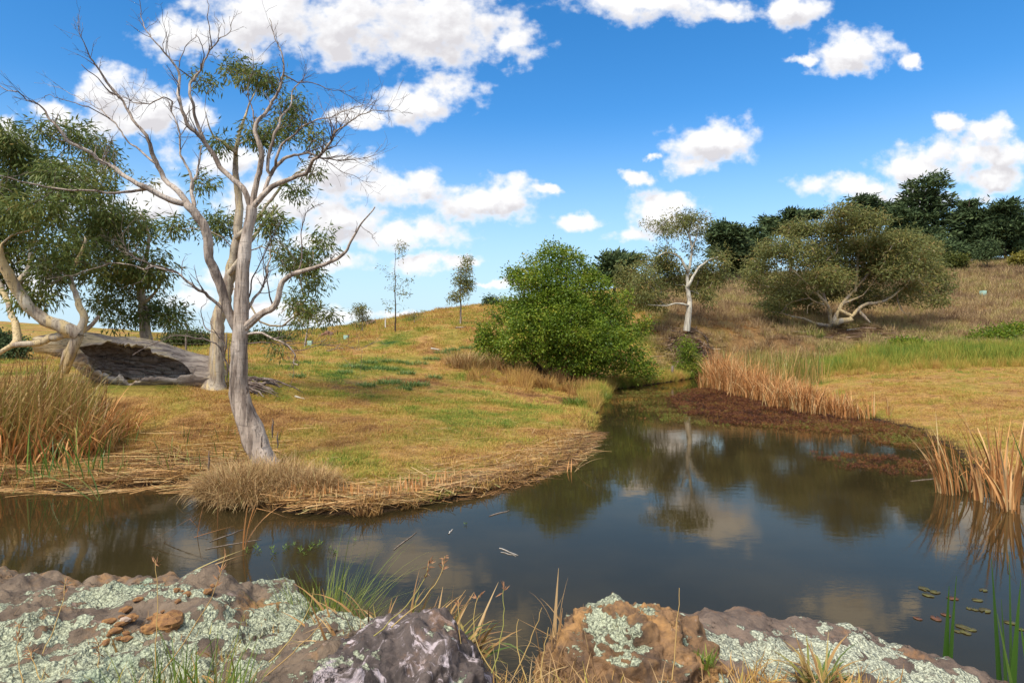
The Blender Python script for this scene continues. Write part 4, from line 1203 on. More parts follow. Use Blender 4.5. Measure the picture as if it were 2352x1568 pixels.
conifer('dark conifer behind the right side of the white gum', 1672, 640, 510, z4l((360,460,36,20),(400,500,70,40),(430,560,70,50),(390,600,60,40),(360,540,30,30)), 70, 240)
conifer('small dark conifer between the green bush and the white gum', 1410, 690, 578, [z3(a, b)+(c*.41667, d*.41667) for a, b, c, d in [(1505,310,30,16),(1510,350,60,25),(1500,400,70,28),(1530,440,60,30),(1570,340,40,30)]], 62, 170)
conifer('low dark conifer filling the gap below the tallest conifers', 2150, 610, 545, z4l((1500,560,80,40),(1560,600,90,45),(1640,600,60,40),(1420,600,50,40)), 80, 240)

def shrub(name, label, px, pb, Y, lobes, n, nl, leaf, sig, lm=L_YEW, group=None, cat='shrub', bark=B_DARK, tw=2.5):
    return gum(name, label, Y, (px, pb), [([(px, pb+2), (px+1, pb-6), (px, pb-14)], tw, 1., .1)], lobes, n, nl, leaf, sig, bark, lm, .4, .008, .2, 0., None, group, cat, .1, .02, seg=.5, start=0)
shrub('round_shrub', 'rounded yellow green shrub on the grass below the tallest conifers', 2191, 611, 74, [z4(1655, 650)+(25, 14), z4(1630, 665)+(16, 9), z4(1690, 665)+(14, 9)], 110, 40, (.26, .13), .3)
shrub('round_shrub', 'small yellow shrub at the right edge below the layered conifer', 2342, 606, 72, [z4(2015, 645)+(20, 11), z4(2035, 660)+(18, 8)], 80, 40, (.26, .13), .28, foliage_mat('yellow_shrub_leaves', [(0, (.10, .10, .02)), (1, (.30, .25, .04))], .5, .15, .3))
shrub('young_tree', 'young green tree on a thin stem in front of the right conifers', 2267, 612, 73, [z4(1840, 590)+(24, 14), z4(1850, 560)+(14, 12), z4(1820, 620)+(16, 10)], 90, 30, (.26, .12), .35, L_CONE, cat='tree')
shrub('young_tree', 'pale green young tree between the tallest conifer and the spreading gum', 2130, 620, 66, [z4(1510, 560)+(26, 18), z4(1490, 620)+(24, 16), z4(1540, 600)+(24, 16)], 120, 34, (.22, .08), .35, L_GUM, cat='tree')
shrub('dark_shrub', 'small dark shrub on the skyline beside the left shoulder of the green bush', 1130, 702, 58, [(1128,692,15,8),(1138,700,12,7),(1118,704,10,6)], 70, 36, (.2, .09), .22, L_CONE)
shrub('creek_shrub', 'light green shrub at the waterline between the green bush and the reeds', 1585, 858, 35.5, [z3(1920, 880)+(24, 20), z3(1950, 930)+(22, 14), z3(1900, 810)+(10, 20), z3(1870, 930)+(16, 12)], 150, 26, (.13, .05), .22, L_BUSH)
shrub('bramble', 'dark green bramble patch on the right slope edge', 2285, 778, 40.5, [(2290,772,44,12),(2340,765,50,16),(2240,784,26,8)], 220, 30, (.15, .09), .28, L_BUSH)
shrub('bramble', 'low green bramble mound in the tall grass below the spreading gum', 2105, 800, 36.5, [(2105,796,26,6),(2140,802,32,6),(2075,790,16,5)], 150, 30, (.14, .08), .22, L_BUSH)
hl = foliage_mat('hedge_leaves', [(0, (.05, .075, .02)), (.7, (.10, .13, .03)), (1, (.16, .16, .05))], .5, .15, .3)
shrub('round_bush', 'dense green bush behind the wire fence left of the leaning gum', 430, 803, 44, [(430,782,42,17),(400,790,26,12),(465,790,24,14)], 260, 36, (.2, .1), .3, hl)
shrub('round_bush', 'dense green bush behind the right side of the leaning gum trunk', 615, 808, 46, [(600,782,36,15),(640,785,32,14),(570,788,26,12),(660,795,18,8)], 260, 36, (.2, .1), .3, hl)
shrub('dark_shrub', 'dark shrub at the left edge of the picture behind the reeds', 10, 800, 26, [(5,790,30,14),(30,800,22,10)], 120, 30, (.16, .08), .22, L_CONE)

# ---- saplings on the left hillside
def sapling(label, px, pb, Y, top, lobes, n, nl, wst, lm=L_GUM, lean=0, bark=B_GREY):
    return gum('sapling', label, Y, (px, pb), [([(px, pb+2), (px+lean*.5, pb-(pb-top)*.5), (px+lean, top)], wst, .8, .1)], lobes, n, nl, (.16, .05), .13, bark, lm, .5, .005, .3, -.05, group='saplings on the left hillside', ld=.4, wobt=.06, seg=.3, start=.2)
sapling('tallest and thinnest sapling with sparse wisps of leaf and a blackened lower stem', 908, 765, 36, 575, L3 if False else [z3(335,270)+(12,14), z3(325,320)+(8,8), z3(290,425)+(8,10), z3(285,490)+(14,8), z3(365,445)+(14,7), z3(360,520)+(14,6), z3(250,560)+(12,5), z3(330,580)+(14,6), z3(270,600)+(8,4), z3(230,380)+(14,4)], 52, 9, 4, bark=B_DARK)
sapling('leafy upright sapling on a pale stem halfway to the green bush', 1058, 742, 36, 600, [z3(690,350)+(10,14), z3(680,400)+(18,14), z3(660,450)+(20,14), z3(700,470)+(14,12), z3(640,540)+(20,10), z3(670,500)+(18,12), z3(615,545)+(10,8)], 120, 20, 5)
sapling('short bushy sapling left of the tallest one', 832, 757, 38, 700, [z3(110,600)+(14,8), z3(100,630)+(20,10), z3(130,660)+(18,8), z3(75,690)+(10,6), z3(120,690)+(10,6)], 60, 18, 3)
sapling('leaning sapling half hidden behind the hanging gum foliage', 700, 795, 34, 705, [(712,712,22,10),(700,725,18,10),(735,700,14,8),(690,705,12,8)], 50, 18, 5, lean=14)
sapling('low twiggy sapling on the skyline right of the tallest one', 952, 738, 44, 716, [z3(410,640)+(16,5), z3(440,630)+(10,4), z3(385,650)+(10,4)], 30, 8, 2)
# ---------------------------------------------------------------- foreground boulders
def rock_mat(name, base, dark, ochre, och_amt, lich, lcol=(.46, .49, .34), white=0.0):
    m, N = new_mat(name)
    pos = N.n('ShaderNodeTexCoord').outputs['Object']
    geo = N.n('ShaderNodeNewGeometry')
    nz = N.n('ShaderNodeSeparateXYZ', {0: geo.outputs['Normal']}).outputs[2]
    bias = N.n('ShaderNodeAttribute', attribute_name='lichen').outputs['Fac']
    n1 = N.noise(pos, 5.0, 8, .65, .4); n2 = N.noise(pos, 1.7, 5, .6, .6); n3 = N.noise(pos, 34., 5, .7); n4 = N.noise(pos, 11., 8, .68, .8)
    k = N.mix(N.sstep(n1, .32, .68), dark, base)
    k = N.mix(N.math('MULTIPLY', N.sstep(N.math('ADD', n2, N.math('MULTIPLY', n4, .35)), .78-och_amt*.34, .92-och_amt*.30), .9), k, ochre)
    k = N.mix(N.sstep(n3, .54, .74, 0, .6), k, tuple(c*.25 for c in dark))
    k = N.mix(N.sstep(n4, .61, .70, 0, .55), k, (.36, .28, .25))
    # crustose lichen: lobed sheets with crinkled, island-like surfaces
    wv = N.vm('ADD', pos, N.vm('MULTIPLY', N.vm('SUBTRACT', N.noise(pos, 16., 3, .6, out=1), (.5, .5, .5)), (.06, .06, .06)))
    vor = N.n('ShaderNodeTexVoronoi', {'Vector': wv, 'Scale': 52.0, 'Randomness': 1.0}, feature='F1')
    vord = N.n('ShaderNodeTexVoronoi', {'Vector': wv, 'Scale': 9.5}, feature='F1').outputs['Distance']
    lf = N.math('ADD', N.math('MULTIPLY', N.noise(pos, 3.1, 9, .66, .5), .9), N.math('MULTIPLY', N.math('SUBTRACT', .42, vord), .42))
    lf = N.math('ADD', lf, N.math('MULTIPLY', N.math('SUBTRACT', N.noise(pos, 40., 4, .7), .5), .30))
    lf = N.math('ADD', lf, bias)
    lf = N.math('ADD', lf, N.math('MULTIPLY', N.math('SUBTRACT', nz, .75), .22))
    mask = N.sstep(lf, .60-lich*.25, .635-lich*.25)
    cr = N.math('MULTIPLY', vor.outputs['Distance'], 1.0)
    lc = N.mix(N.sstep(cr, .15, .62), lcol, tuple(c*.42 for c in lcol))
    lc = N.mix(N.sstep(N.noise(pos, 90., 3, .7), .42, .66), lc, tuple(min(.8, c*1.3) for c in lcol))
    lc = N.mix(N.sstep(N.noise(pos, 2.3, 4, .6), .5, .7, 0, .55), lc, (.30, .40, .27))
    lc = N.mix(N.sstep(N.noise(pos, 24., 4, .7), .58, .72, 0, .7), lc, (.14, .11, .09))
    ck = N.n('ShaderNodeTexVoronoi', {'Vector': N.vm('ADD', pos, N.vm('MULTIPLY', N.noise(pos, 5., 6, .7, out=1), (.6, .6, .6))), 'Scale': 3.2}, feature='DISTANCE_TO_EDGE').outputs['Distance']
    crack = N.math('MULTIPLY', N.sstep(ck, 0.002, 0.018, 1.0, 0.0), N.sstep(N.noise(pos, 2.7, 3), .45, .58))
    k = N.mix(N.math('MULTIPLY', crack, .8), k, (.015, .011, .009))
    mask = N.math('MULTIPLY', mask, N.math('SUBTRACT', 1.0, N.math('MULTIPLY', crack, .8)))
    k = N.mix(mask, k, lc)
    if white > 0:
        k = N.mix(N.sstep(N.noise(N.vm('MULTIPLY', pos, (1, 1, .5)), 9., 9, .72, 1.2), .60-white*.1, .70-white*.1), k, (.52, .44, .45))
    h = N.math('ADD', N.math('MULTIPLY', n4, .8), N.math('MULTIPLY', n3, .35))
    h = N.math('ADD', h, N.math('MULTIPLY', mask, N.math('SUBTRACT', .75, N.math('MULTIPLY', cr, .8))))
    h = N.math('SUBTRACT', h, N.math('MULTIPLY', crack, .9))
    b = N.n('ShaderNodeBump', {'Strength': 1.0, 'Distance': .026, 'Height': h})
    p = N.n('ShaderNodeBsdfPrincipled', {'Base Color': k, 'Roughness': .8, 'Specular IOR Level': .3, 'Normal': b.outputs[0]})
    N.n('ShaderNodeOutputMaterial', {'Surface': p.outputs[0]})
    return m

def boulder(name, label, c, rad, mat, ex=(3., 2.6), rz=0., tilt=(0, 0), seed=0., amp=(.13, .05, .014), n=96, cat='boulder', facet=0, bias=None, ridged=0.):
    g = np.linspace(-1, 1, n)
    g = np.tan(g*.78)/np.tan(.78)
    U, V = np.meshgrid(g, g)
    O = np.ones_like(U)
    fs = []
    for (a, b, d) in ((O, U, V), (-O, -U, V), (-U, O, V), (U, -O, V), (-V, U, O), (V, U, -O)):
        fs.append(np.stack([a, b, d], -1).reshape(-1, 3))
    v = np.concatenate(fs)
    d = unit(v)
    e1, e2 = ex
    s = ((np.abs(d[:, 0])**e1+np.abs(d[:, 1])**e1)**(e2/e1)+np.abs(d[:, 2])**e2)**(-1/e2)
    p = d*s[:, None]
    rad = np.array(rad)
    q = p*rad
    m = rad.mean()
    for k in range(facet):
        nn = unit(np.random.default_rng(int(seed*10)+k).normal(size=3)*np.array([1, 1, .8]))
        lim = (.70+.22*np.random.default_rng(int(seed*10)+k+50).random())
        t = (p@nn)-lim
        q = q-np.maximum(t, 0)[:, None]*nn*rad*.85
    w = q/m+seed
    f1 = fbm(w*1.15, 3); f2 = fbm(w*3.6+5, 4, .55)
    if ridged: f2 = f2*(1-ridged)+ridged*(.55-2.2*np.abs(fbm(w*2.6+3, 4)))
    f3 = fbm(q*22+seed, 3)
    nd = unit(p/rad)
    q = q+nd*(m*(amp[0]*f1+amp[1]*f2)+amp[2]*f3)[:, None]
    M = (Matrix.Rotation(rz, 3, 'Z') @ Matrix.Rotation(tilt[0], 3, 'X') @ Matrix.Rotation(tilt[1], 3, 'Y'))
    q = q@np.array(M).T
    fidx = []
    for k in range(6):
        i = np.arange(n*n).reshape(n, n)+k*n*n
        fidx.append(np.stack([i[:-1, :-1], i[:-1, 1:], i[1:, 1:], i[1:, :-1]], -1).reshape(-1, 4))
    f = np.concatenate(fidx)
    # weld the face borders
    key = np.round(v*1e5).astype(np.int64)
    _, first, inv = np.unique(key, axis=0, return_index=True, return_inverse=True)
    inv = inv.ravel()
    mb = MB(); mb.add(q[first], None, inv[f])
    o = mb.build(name, mat)
    o.location = c
    at = o.data.attributes.new('lichen', 'FLOAT', 'POINT')
    wp = q[first]+np.array(c)
    bv = bias(wp) if bias is not None else np.zeros(len(wp))
    at.data.foreach_set('value', bv.astype(np.float32))
    tag(o, label, cat)
    return o

R_LICH = rock_mat('lichen_rock', (.215, .158, .108), (.09, .066, .05), (.34, .185, .07), .22, .74)
R_PURP = rock_mat('purple_rock', (.155, .12, .105), (.05, .04, .037), (.26, .14, .075), .26, .22, white=.75)
R_OCH = rock_mat('ochre_rock', (.27, .155, .075), (.085, .055, .038), (.46, .25, .09), .46, .48)
R_SLAB = rock_mat('slab_rock', (.215, .155, .115), (.085, .062, .05), (.30, .15, .06), .18, .30, (.52, .54, .40))
def bl1(w):
    u = w[:, 0]/w[:, 1]*F+1176; v = HOR-(w[:, 2]-CAMZ)/w[:, 1]*F
    x, y = w[:, 0], w[:, 1]
    b = .10*np.ones(len(w))
    b -= .42*np.exp(-((x+2.35)/.62)**2-((y-3.86)/.24)**2)                     # bare back edge
    b -= .38*np.exp(-((x+3.1)/.42)**2-((y-3.4)/.42)**2)
    b -= .40*np.exp(-((x+2.0)/.46)**2-((y-3.16)/.15)**2)                      # gravelly hollow
    b -= .30*np.exp(-((x+1.6)/.25)**2-((y-3.55)/.14)**2)
    return b
def bl4(w):
    x, y, z = w.T
    return .28*np.exp(-((x-.48)/.16)**2-((z-1.12)/.10)**2)+.22*np.exp(-((x-.74)/.14)**2-((z-.9)/.14)**2)-.10
def bl5(w):
    x, y, z = w.T
    t = (y-(3.02-.10*(x-1.2)))
    return .26*np.exp(-(t/.16)**2)-.18*sst(y, 3.2, 3.45)*(x < 1.6)-.30*sst(x, 2.15, 2.5)
rockL = boulder('boulder', 'broad lichen crusted boulder in the lower left corner beside the water', (-2.45, 3.12, .47), (1.58, 1.02, .63), R_LICH, (2.6, 3.2), .0, (-.05, .04), 2.3, (.10, .075, .014), 160, bias=bl1)
rockM = boulder('boulder', 'low pale lichen covered slab leaning against the dark purple rock', (-.92, 2.74, .65), (.66, .66, .44), R_LICH, (2.4, 2.6), .3, (-.05, -.12), 7.1, (.13, .08, .014), 110)
rockP = boulder('boulder', 'dark purple jagged rock with white scuffs between the lichen slab and the dry grass', (-.46, 2.50, .68), (.56, .52, .58), R_PURP, (2.6, 2.2), .5, (.0, -.10), 4.2, (.16, .11, .016), 110, facet=9, ridged=.35)
rockO = boulder('boulder', 'knobbly ochre rock capped with pale lichen right of the dry grass', (.56, 2.98, .60), (.42, .46, .58), R_OCH, (2.3, 2.3), .2, (.0, .16), 5.6, (.17, .13, .02), 100, bias=bl4, ridged=.3)
rockS = boulder('boulder', 'long low brown slab with pale lichen patches along the lower right water edge', (1.66, 2.84, .40), (1.24, .74, .56), R_SLAB, (2.8, 3.0), -.12, (-.05, .20), 9.4, (.08, .05, .012), 140, bias=bl5, facet=5)
rockK = boulder('boulder', 'small lichen spotted rock at the foot of the ochre rock', (.33, 2.95, .72), (.16, .18, .2), R_LICH, (2.3, 2.3), .4, (0, 0), 3.7, (.15, .08, .012), 60)
bpy.context.view_layer.update()
def on_rock(o, x, y):
    hit, loc, nrm, _ = o.ray_cast(o.matrix_world.inverted() @ Vector((x, y, 5)), Vector((0, 0, -1)))
    return (o.matrix_world @ loc, nrm) if hit else (Vector((x, y, gz(x, y))), Vector((0, 0, 1)))
def rock_at(o, px, py):
    d = Vector(((px-1176)/F, 1, -(py-HOR)/F)).normalized()
    hit, loc, nrm, _ = o.ray_cast(Vector((0, 0, CAMZ))-o.location, d)
    return (o.matrix_world @ loc) if hit else None

# loose ochre chips lying in the hollows of the big boulder
R_CHIP = plain_mat('ochre_chip', (.33, .17, .06), (.17, .085, .04), 30., .85, .5)
R_CHIP2 = plain_mat('pale_chip', (.46, .36, .28), (.26, .18, .13), 30., .85, .5)
def chip(name, label, loc, r, mat, group, flat=.55):
    n = 9
    th = np.linspace(0, np.pi, n); ph = np.linspace(0, 2*np.pi, 2*n, endpoint=False)
    T, Ph = np.meshgrid(th, ph, indexing='ij')
    d = np.stack([np.sin(T)*np.cos(Ph), np.sin(T)*np.sin(Ph), np.cos(T)], -1).reshape(-1, 3)
    sd = rng.uniform(0, 90)
    p = d*(1+.38*fbm(d*1.1+sd, 3))[:, None]*np.array([r, r*rng.uniform(.5, .8), r*flat])
    a = rng.uniform(0, 6.28); c, s = math.cos(a), math.sin(a)
    p = p@np.array([[c, s, 0], [-s, c, 0], [0, 0, 1]])
    i = np.arange(n*2*n).reshape(n, 2*n)
    q = np.stack([i[:-1], np.roll(i[:-1], -1, 1), np.roll(i[1:], -1, 1), i[1:]], -1).reshape(-1, 4)
    mb = MB(); mb.add(p, None, q[:, ::-1])
    o = mb.build(name, mat, smooth=False)
    o.location = (loc[0], loc[1], loc[2]+r*flat*.35)
    return tag(o, label, 'stone', group)
for k in range(34):
    px, py = rng.normal(330, 62), rng.normal(1428, 17)
    if k > 25: px, py = rng.normal(445, 28), rng.normal(1362, 10)
    h = rock_at(rockL, px, py)
    if h is None: continue
    big = k in (0, 1, 2)
    lab = ['largest ochre stone wedge lying in the hollow of the lichen boulder', 'flat ochre stone beside the largest wedge on the lichen boulder', 'pale pinkish stone among the ochre chips on the lichen boulder'][k] if big else \
        ('small ochre chip in the gravelly hollow of the lichen boulder' if k <= 25 else 'small ochre chip near the back rim of the lichen boulder')
    if k == 0: h = rock_at(rockL, 385, 1432) or h
    if k == 1: h = rock_at(rockL, 345, 1448) or h
    if k == 2: h = rock_at(rockL, 288, 1425) or h
    chip('stone', lab, h, [.085, .05, .028][k] if big else rng.uniform(.012, .034), R_CHIP2 if k == 2 else R_CHIP, None if big else ('ochre chips in the hollow' if k <= 25 else 'ochre chips near the back rim'), .45)
ordinals([o for o in bpy.data.objects if o.get('group') == 'ochre chips in the hollow'], 'ochre chips in the boulder hollow')
ordinals([o for o in bpy.data.objects if o.get('group') == 'ochre chips near the back rim'], 'ochre chips by the boulder back rim')
# ---------------------------------------------------------------- reeds
def reed_mass(name, label, xy, hts, width, mat, lean=.12, bend=.5, vlo=0., vhi=1., az=None, segs=5, z0=None, kink=.15):
    x, y = xy
    n = len(x)
    mb = MB()
    z = np.maximum(ground(x, y), -.05) if z0 is None else np.full(n, z0)
    a = rng.random(n)*6.28 if az is None else az+rng.normal(0, 1.0, n)
    kk = rng.random(n) < kink
    b = np.stack([x, y, z], -1)
    ln = np.abs(rng.normal(0, lean, n)); bd = np.abs(rng.normal(bend, bend*.6, n)); v = rng.uniform(vlo, vhi, n)
    w = width*rng.uniform(.6, 1.3, n)
    blades(mb, b[~kk], a[~kk], hts[~kk], w[~kk], ln[~kk], bd[~kk], segs, v[~kk])
    if kk.any(): blades(mb, b[kk], a[kk], hts[kk], w[kk], ln[kk], bd[kk], segs, v[kk], kink=.62)
    o = mb.build(name, mat)
    tag(o, label, None, kind='stuff')
    return o
def band(px, py, n, sx, sy):
    """points scattered about a line on the water given in grid points"""
    q = np.array([P(a, b, CAMZ*F/(b-HOR)) for a, b in zip(px, py)])
    s = np.concatenate([[0], np.cumsum(np.linalg.norm(np.diff(q[:, :2], axis=0), axis=1))])
    t = rng.random(n)*s[-1]
    return np.interp(t, s, q[:, 0])+rng.normal(0, sx, n), np.interp(t, s, q[:, 1])+np.abs(rng.normal(0, sy, n))
# clumps of the orange stand: dense back, thinning front
cx_, cy_ = band([1645, 1700, 1770, 1850], [889, 905, 922, 945], 62, .25, .8)
cx2, cy2 = band([1830, 1880, 1940, 1975], [940, 952, 958, 962], 30, .2, .45)
ccx = np.concatenate([cx_, cx2]); ccy = np.concatenate([cy_, cy2])
k = rng.integers(0, len(ccx), 4200)
x_ = ccx[k]+rng.normal(0, .14, 4200); y_ = ccy[k]+rng.normal(0, .14, 4200)
h_ = np.interp(y_, [17.5, 20, 24, 27, 32], [.75, 1.15, 1.6, 2.0, 2.2])*rng.uniform(.5, 1.1, 4200)*rng.uniform(.7, 1.15, len(ccx))[k]
reed_mass('reed_bed', 'dense stand of dry orange reeds along the right side of the creek', (x_, y_), h_, .020, M_REED, .15, .75, 0., .97, kink=.3)
x_ = rng.uniform(10.2, 13.5, 1000); y_ = rng.uniform(26.5, 32, 1000)
k = pond_sd(x_, y_) > -.8; x_, y_ = x_[k], y_[k]
reed_mass('reed_bed', 'yellow green reeds behind the dry orange stand', (x_, y_), rng.uniform(1.0, 1.9, len(x_)), .028, M_REEDG, .08, .3, .2, .9)
# left bed: leaning, tangled
n = 3600
x_ = rng.uniform(-10.8, -6.4, n); y_ = rng.uniform(11.0, 13.9, n)
front = 11.2+.38*np.maximum(x_+8.6, 0)**1.2
pxx = 1176+x_/y_*F
k = (y_ > front) & (pxx < 262) & (rng.random(n) < np.where(pxx > 190, .6, 1.))
x_, y_ = x_[k], y_[k]
h_ = rng.uniform(.9, 2.0, len(x_))*np.interp(1176+x_/y_*F, [0, 120, 200, 262], [1.0, .88, .62, .36])
reed_mass('reed_bed', 'tangled brown and green reeds at the left edge in front of the hollow gum', (x_, y_), h_, .021, M_REEDG, .16, .55, 0., .66, 0.0, 6, kink=.25)
n = 700
x_ = rng.uniform(-10.5, -7.7, n); y_ = rng.uniform(11, 13, n)
reed_mass('reed_bed', 'dry brown collapsed reed leaves inside the left reed bed', (x_, y_), rng.uniform(.5, 1.3, n), .022, M_REED, .3, .9, 0., .8, .2, 6, kink=.4)
n = 50
x_ = rng.normal(-7.6, .45, n); y_ = rng.normal(10.45, .3, n)
reed_mass('green_reeds', 'fresh green reed leaves sprouting at the left waterline', (x_, y_), rng.uniform(.4, 1.25, n), .017, M_CAT, .35, .5, 0., 1., None, 5)
# cut stubble
n = 260
i = rng.random(n)
x_ = np.interp(i, [0, .5, 1], [-3.4, -2.0, -.9])+rng.normal(0, .12, n); y_ = np.interp(i, [0, .5, 1], [8.95, 8.95, 9.75])+np.abs(rng.normal(0, .25, n))
reed_mass('reed_stubble', 'cut orange reed stubs along the waterline', (x_, y_), rng.uniform(.06, .24, n), .022, M_REED, .14, .05, .4, .9, None, 2)
n = 120
x_ = rng.uniform(-8, -4.6, n); y_ = rng.uniform(10.6, 13.2, n)
reed_mass('reed_stubble', 'scattered yellow reed shoots standing in the flattened litter', (x_, y_), rng.uniform(.15, .5, n), .016, M_REEDG, .15, .3, .3, 1., None, 3)

# single reed leaves as parts: eight shared meshes
def reed_plant(name, label, cat, base, specs, mat, width=.02, group=None, face=None):
    """specs: (dx, dy, height, azimuth, lean, bend, var[, kink])"""
    r = thing(name, label, cat, base, group)
    for s in specs:
        mb = MB()
        one = lambda q: np.array([q], float)
        blades(mb, one([s[0], s[1], 0])+np.array([base]), one(s[3]), one(s[2]), one(width*(s[8] if len(s) > 8 else 1)), one(s[4]), one(s[5]), 7, one(s[6]), kink=s[7] if len(s) > 7 and s[7] else None, face=face)
        part(mb, 'leaf', mat, r)
    return r
def rnd_specs(n, rad, h, lean, bend, v=(0, .95), az=None, kp=.12):
    out = []
    for _ in range(n):
        a = rng.random()*6.28; q = rad*math.sqrt(rng.random())
        out.append((q*math.cos(a), q*math.sin(a)*.8, rng.uniform(*h), a+rng.normal(0, .6) if az is None else az+rng.normal(0, .8), abs(rng.normal(0, lean)), abs(rng.normal(bend, bend*.5)), rng.uniform(*v), .6 if rng.random() < kp else None, rng.uniform(.7, 1.3)))
    return out
def wl(px, py):
    q = P(px, py, CAMZ*F/(py-HOR)); q[2] = -.02
    return q
reed_plant('reed_clump', 'tall arching tan reed clump standing in the water at the right, with a narrow base', 'reeds', wl(2178, 1133), rnd_specs(48, .17, (.7, 1.42), .07, .55, az=2.6), M_REED, .02)
reed_plant('reed_clump', 'broad tan reed clump leaning at the right edge of the picture, with cut stems', 'reeds', wl(2290, 1150), rnd_specs(76, .34, (.6, 1.6), .09, .55), M_REED, .02)
reed_plant('reed_clump', 'straw coloured reeds low in the water below the broad right edge clump', 'reeds', wl(2325, 1172), rnd_specs(26, .22, (.4, 1.2), .28, .5), M_REED, .024)
reed_plant('reed_clump', 'small tan reed clump between the two near right clumps', 'reeds', wl(2228, 1128), rnd_specs(16, .10, (.4, .95), .22, .6), M_REED, .022)
reed_plant('reed_clump', 'short reed clump standing alone left of the orange stand', 'reeds', wl(1612, 893), rnd_specs(14, .16, (.5, 1.1), .12, .3), M_REED, .034)
reed_plant('reed_clump', 'thin reed clump just past the right end of the orange stand', 'reeds', wl(2003, 962), rnd_specs(12, .10, (.5, .98), .10, .25), M_REED, .028)
reed_plant('reed_clump', 'last lonely reed stems beyond the right end of the orange stand', 'reeds', wl(2043, 964), rnd_specs(8, .07, (.4, .85), .08, .2), M_REED, .028)
# green blades rising from the water in the lower right corner
def blade_to(base, top, bend=.0):
    d = np.array(top)-np.array(base)
    h = np.linalg.norm(d); az = math.atan2(d[1], d[0]); ln = math.acos(min(1, d[2]/h))
    return h, az, ln-bend*.5, bend
def fresh(name, label, cat, base, tops, var=(.1, .6), width=.028, mat=M_CAT):
    sp = []
    for i, (px, py, Y) in enumerate(tops):
        off = (rng.normal(0, .018), rng.normal(0, .02))
        b = np.array([base[0]+off[0], base[1]+off[1], base[2]])
        h, az, ln, bd = blade_to(b, P(px, py, Y), .06)
        sp.append((off[0], off[1], h, az, ln, bd, rng.uniform(*var), None, 1.0))
    return reed_plant(name, label, cat, base, sp, mat, width, face=.25)
fresh('reed_plant', 'two short upright green reed blades beside the end of the brown slab', 'reeds', np.array([2.44, 3.52, -.05]), [(2180, 1345, 3.45), (2197, 1322, 3.45)], width=.062)
fresh('reed_plant', 'tall green reed blades rising from the water in the lower right corner', 'reeds', np.array([2.80, 3.55, -.05]), [(2277, 1282, 3.5), (2318, 1265, 3.5), (2300, 1375, 3.4), (2345, 1330, 3.45)], width=.05)
fresh('reed_plant', 'browning green reed blades cut by the lower right corner of the picture', 'reeds', np.array([2.72, 3.15, -.05]), [(2290, 1408, 3.1), (2345, 1440, 3.0), (2375, 1340, 3.1)], (.4, 1.), width=.05)
fresh('reed_plant', 'long green reed blade slanting in from the right edge above the lily pads', 'reeds', np.array([4.1, 4.3, -.05]), [(2322, 985, 4.1), (2420, 960, 4.1)], width=.06)
fresh('reed_plant', 'upright yellow orange reed blade standing left of the ochre rock', 'reeds', np.array([.235, 3.22, .60]), [(1283, 1304, 3.2), (1302, 1405, 3.2), (1292, 1395, 3.2)], (.72, .85), width=.022, mat=M_REED)

# broken and drifting reeds in the left pool
reed_plant('broken_reed', 'bent orange reed leaves hooked over the pool below the leaning gum', 'reeds', wl(558, 1262), [(0, 0, .62, 0., .02, .2, .7, .78), (.02, 0, .95, .3, .05, .55, .75, .6), (.01, .02, .9, .0, .1, .6, .6, .55), (0, .01, .7, .5, .3, .9, .55, None)], M_REED, .026)
reed_plant('broken_reed', 'dark crossed reed stems bent in the bright reflection left of the leaning gum', 'reeds', wl(420, 1235), [(-.35, -.3, .95, .55, 1.05, .2, .02, None), (-.15, -.2, .8, .7, .9, .3, .05, None), (.15, .05, .4, 1., .1, .2, .05, None), (.2, .1, .5, 3.4, .4, .6, .1, .5), (.05, .0, .55, .3, 1.3, .1, .1, None), (.28, .3, .55, 1.5, .02, .05, .2, None)], M_REED, .017)
reed_plant('broken_reed', 'half sunk sheaf of olive and dark reed leaves in the pool behind the lichen boulder', 'reeds', wl(420, 1318), [(0, -.02, .62, .65, 1.22, .2, .95, None), (.02, .03, .6, .6, 1.3, .2, .05, None), (.0, -.06, .55, .7, 1.35, .1, .9, None), (.04, .06, .5, .55, 1.38, .1, .02, None)], M_REED, .028)
reed_plant('broken_reed', 'arching green reed leaves bowing over the water at the tip of the litter bank', 'reeds', wl(1318, 1084), [(0, 0, .75, .15, .5, 1.0, .95, None), (.02, .02, .85, .2, .55, .9, .8, None), (.0, .04, .65, .1, .75, .8, .85, None), (-.05, 0, .3, 1.4, .4, .3, .5, None), (-.12, .03, .28, 1.2, .5, .2, .6, None)], M_REED, .016)
reed_plant('green_reeds', 'long pale green reed leaf arching low over the left edge of the pool', 'reeds', wl(215, 1150), [(0, 0, 1.6, 3.3, .8, .8, .95, None), (.05, .05, 1.2, 3.0, .6, .9, .7, None), (.1, 0, 1.0, 2.6, .4, .8, .9, None), (.02, 0, .8, .3, .5, .8, .6, None)], M_REEDG, .02)
def stick(label, a, b, r, mat, z=.004, name='floating_stick', cat='stick', group=None):
    p0, p1 = wl(*a), wl(*b)
    p0[2] = p1[2] = z
    w = np.linspace(0, 1, 6)[:, None]
    pts = p0*(1-w)+p1*w
    pts[:, :2] += rng.normal(0, .008, (6, 2))
    mb = MB(); tube(mb, pts, np.array([.7, 1, 1, .9, .8, .5])*r, 6)
    o = mb.build(name, mat, origin=(p0+p1)/2)
    return tag(o, label, cat, group)
M_STICK = plain_mat('drift_stick', (.34, .27, .21), (.18, .13, .10), 20.)
M_PALEST = plain_mat('pale_stick', (.60, .56, .50), (.38, .33, .28), 20.)
stick('pale straw stick floating off the tip of the reed litter', (1122, 1185), (1172, 1172), .007, M_STICK)
stick('short pale stick floating alone in the pool middle', (1030, 1225), (1042, 1215), .008, M_PALEST)
stick('thin grey stick slanting through the water right of the water weed', (905, 1262), (955, 1222), .006, M_STICK)
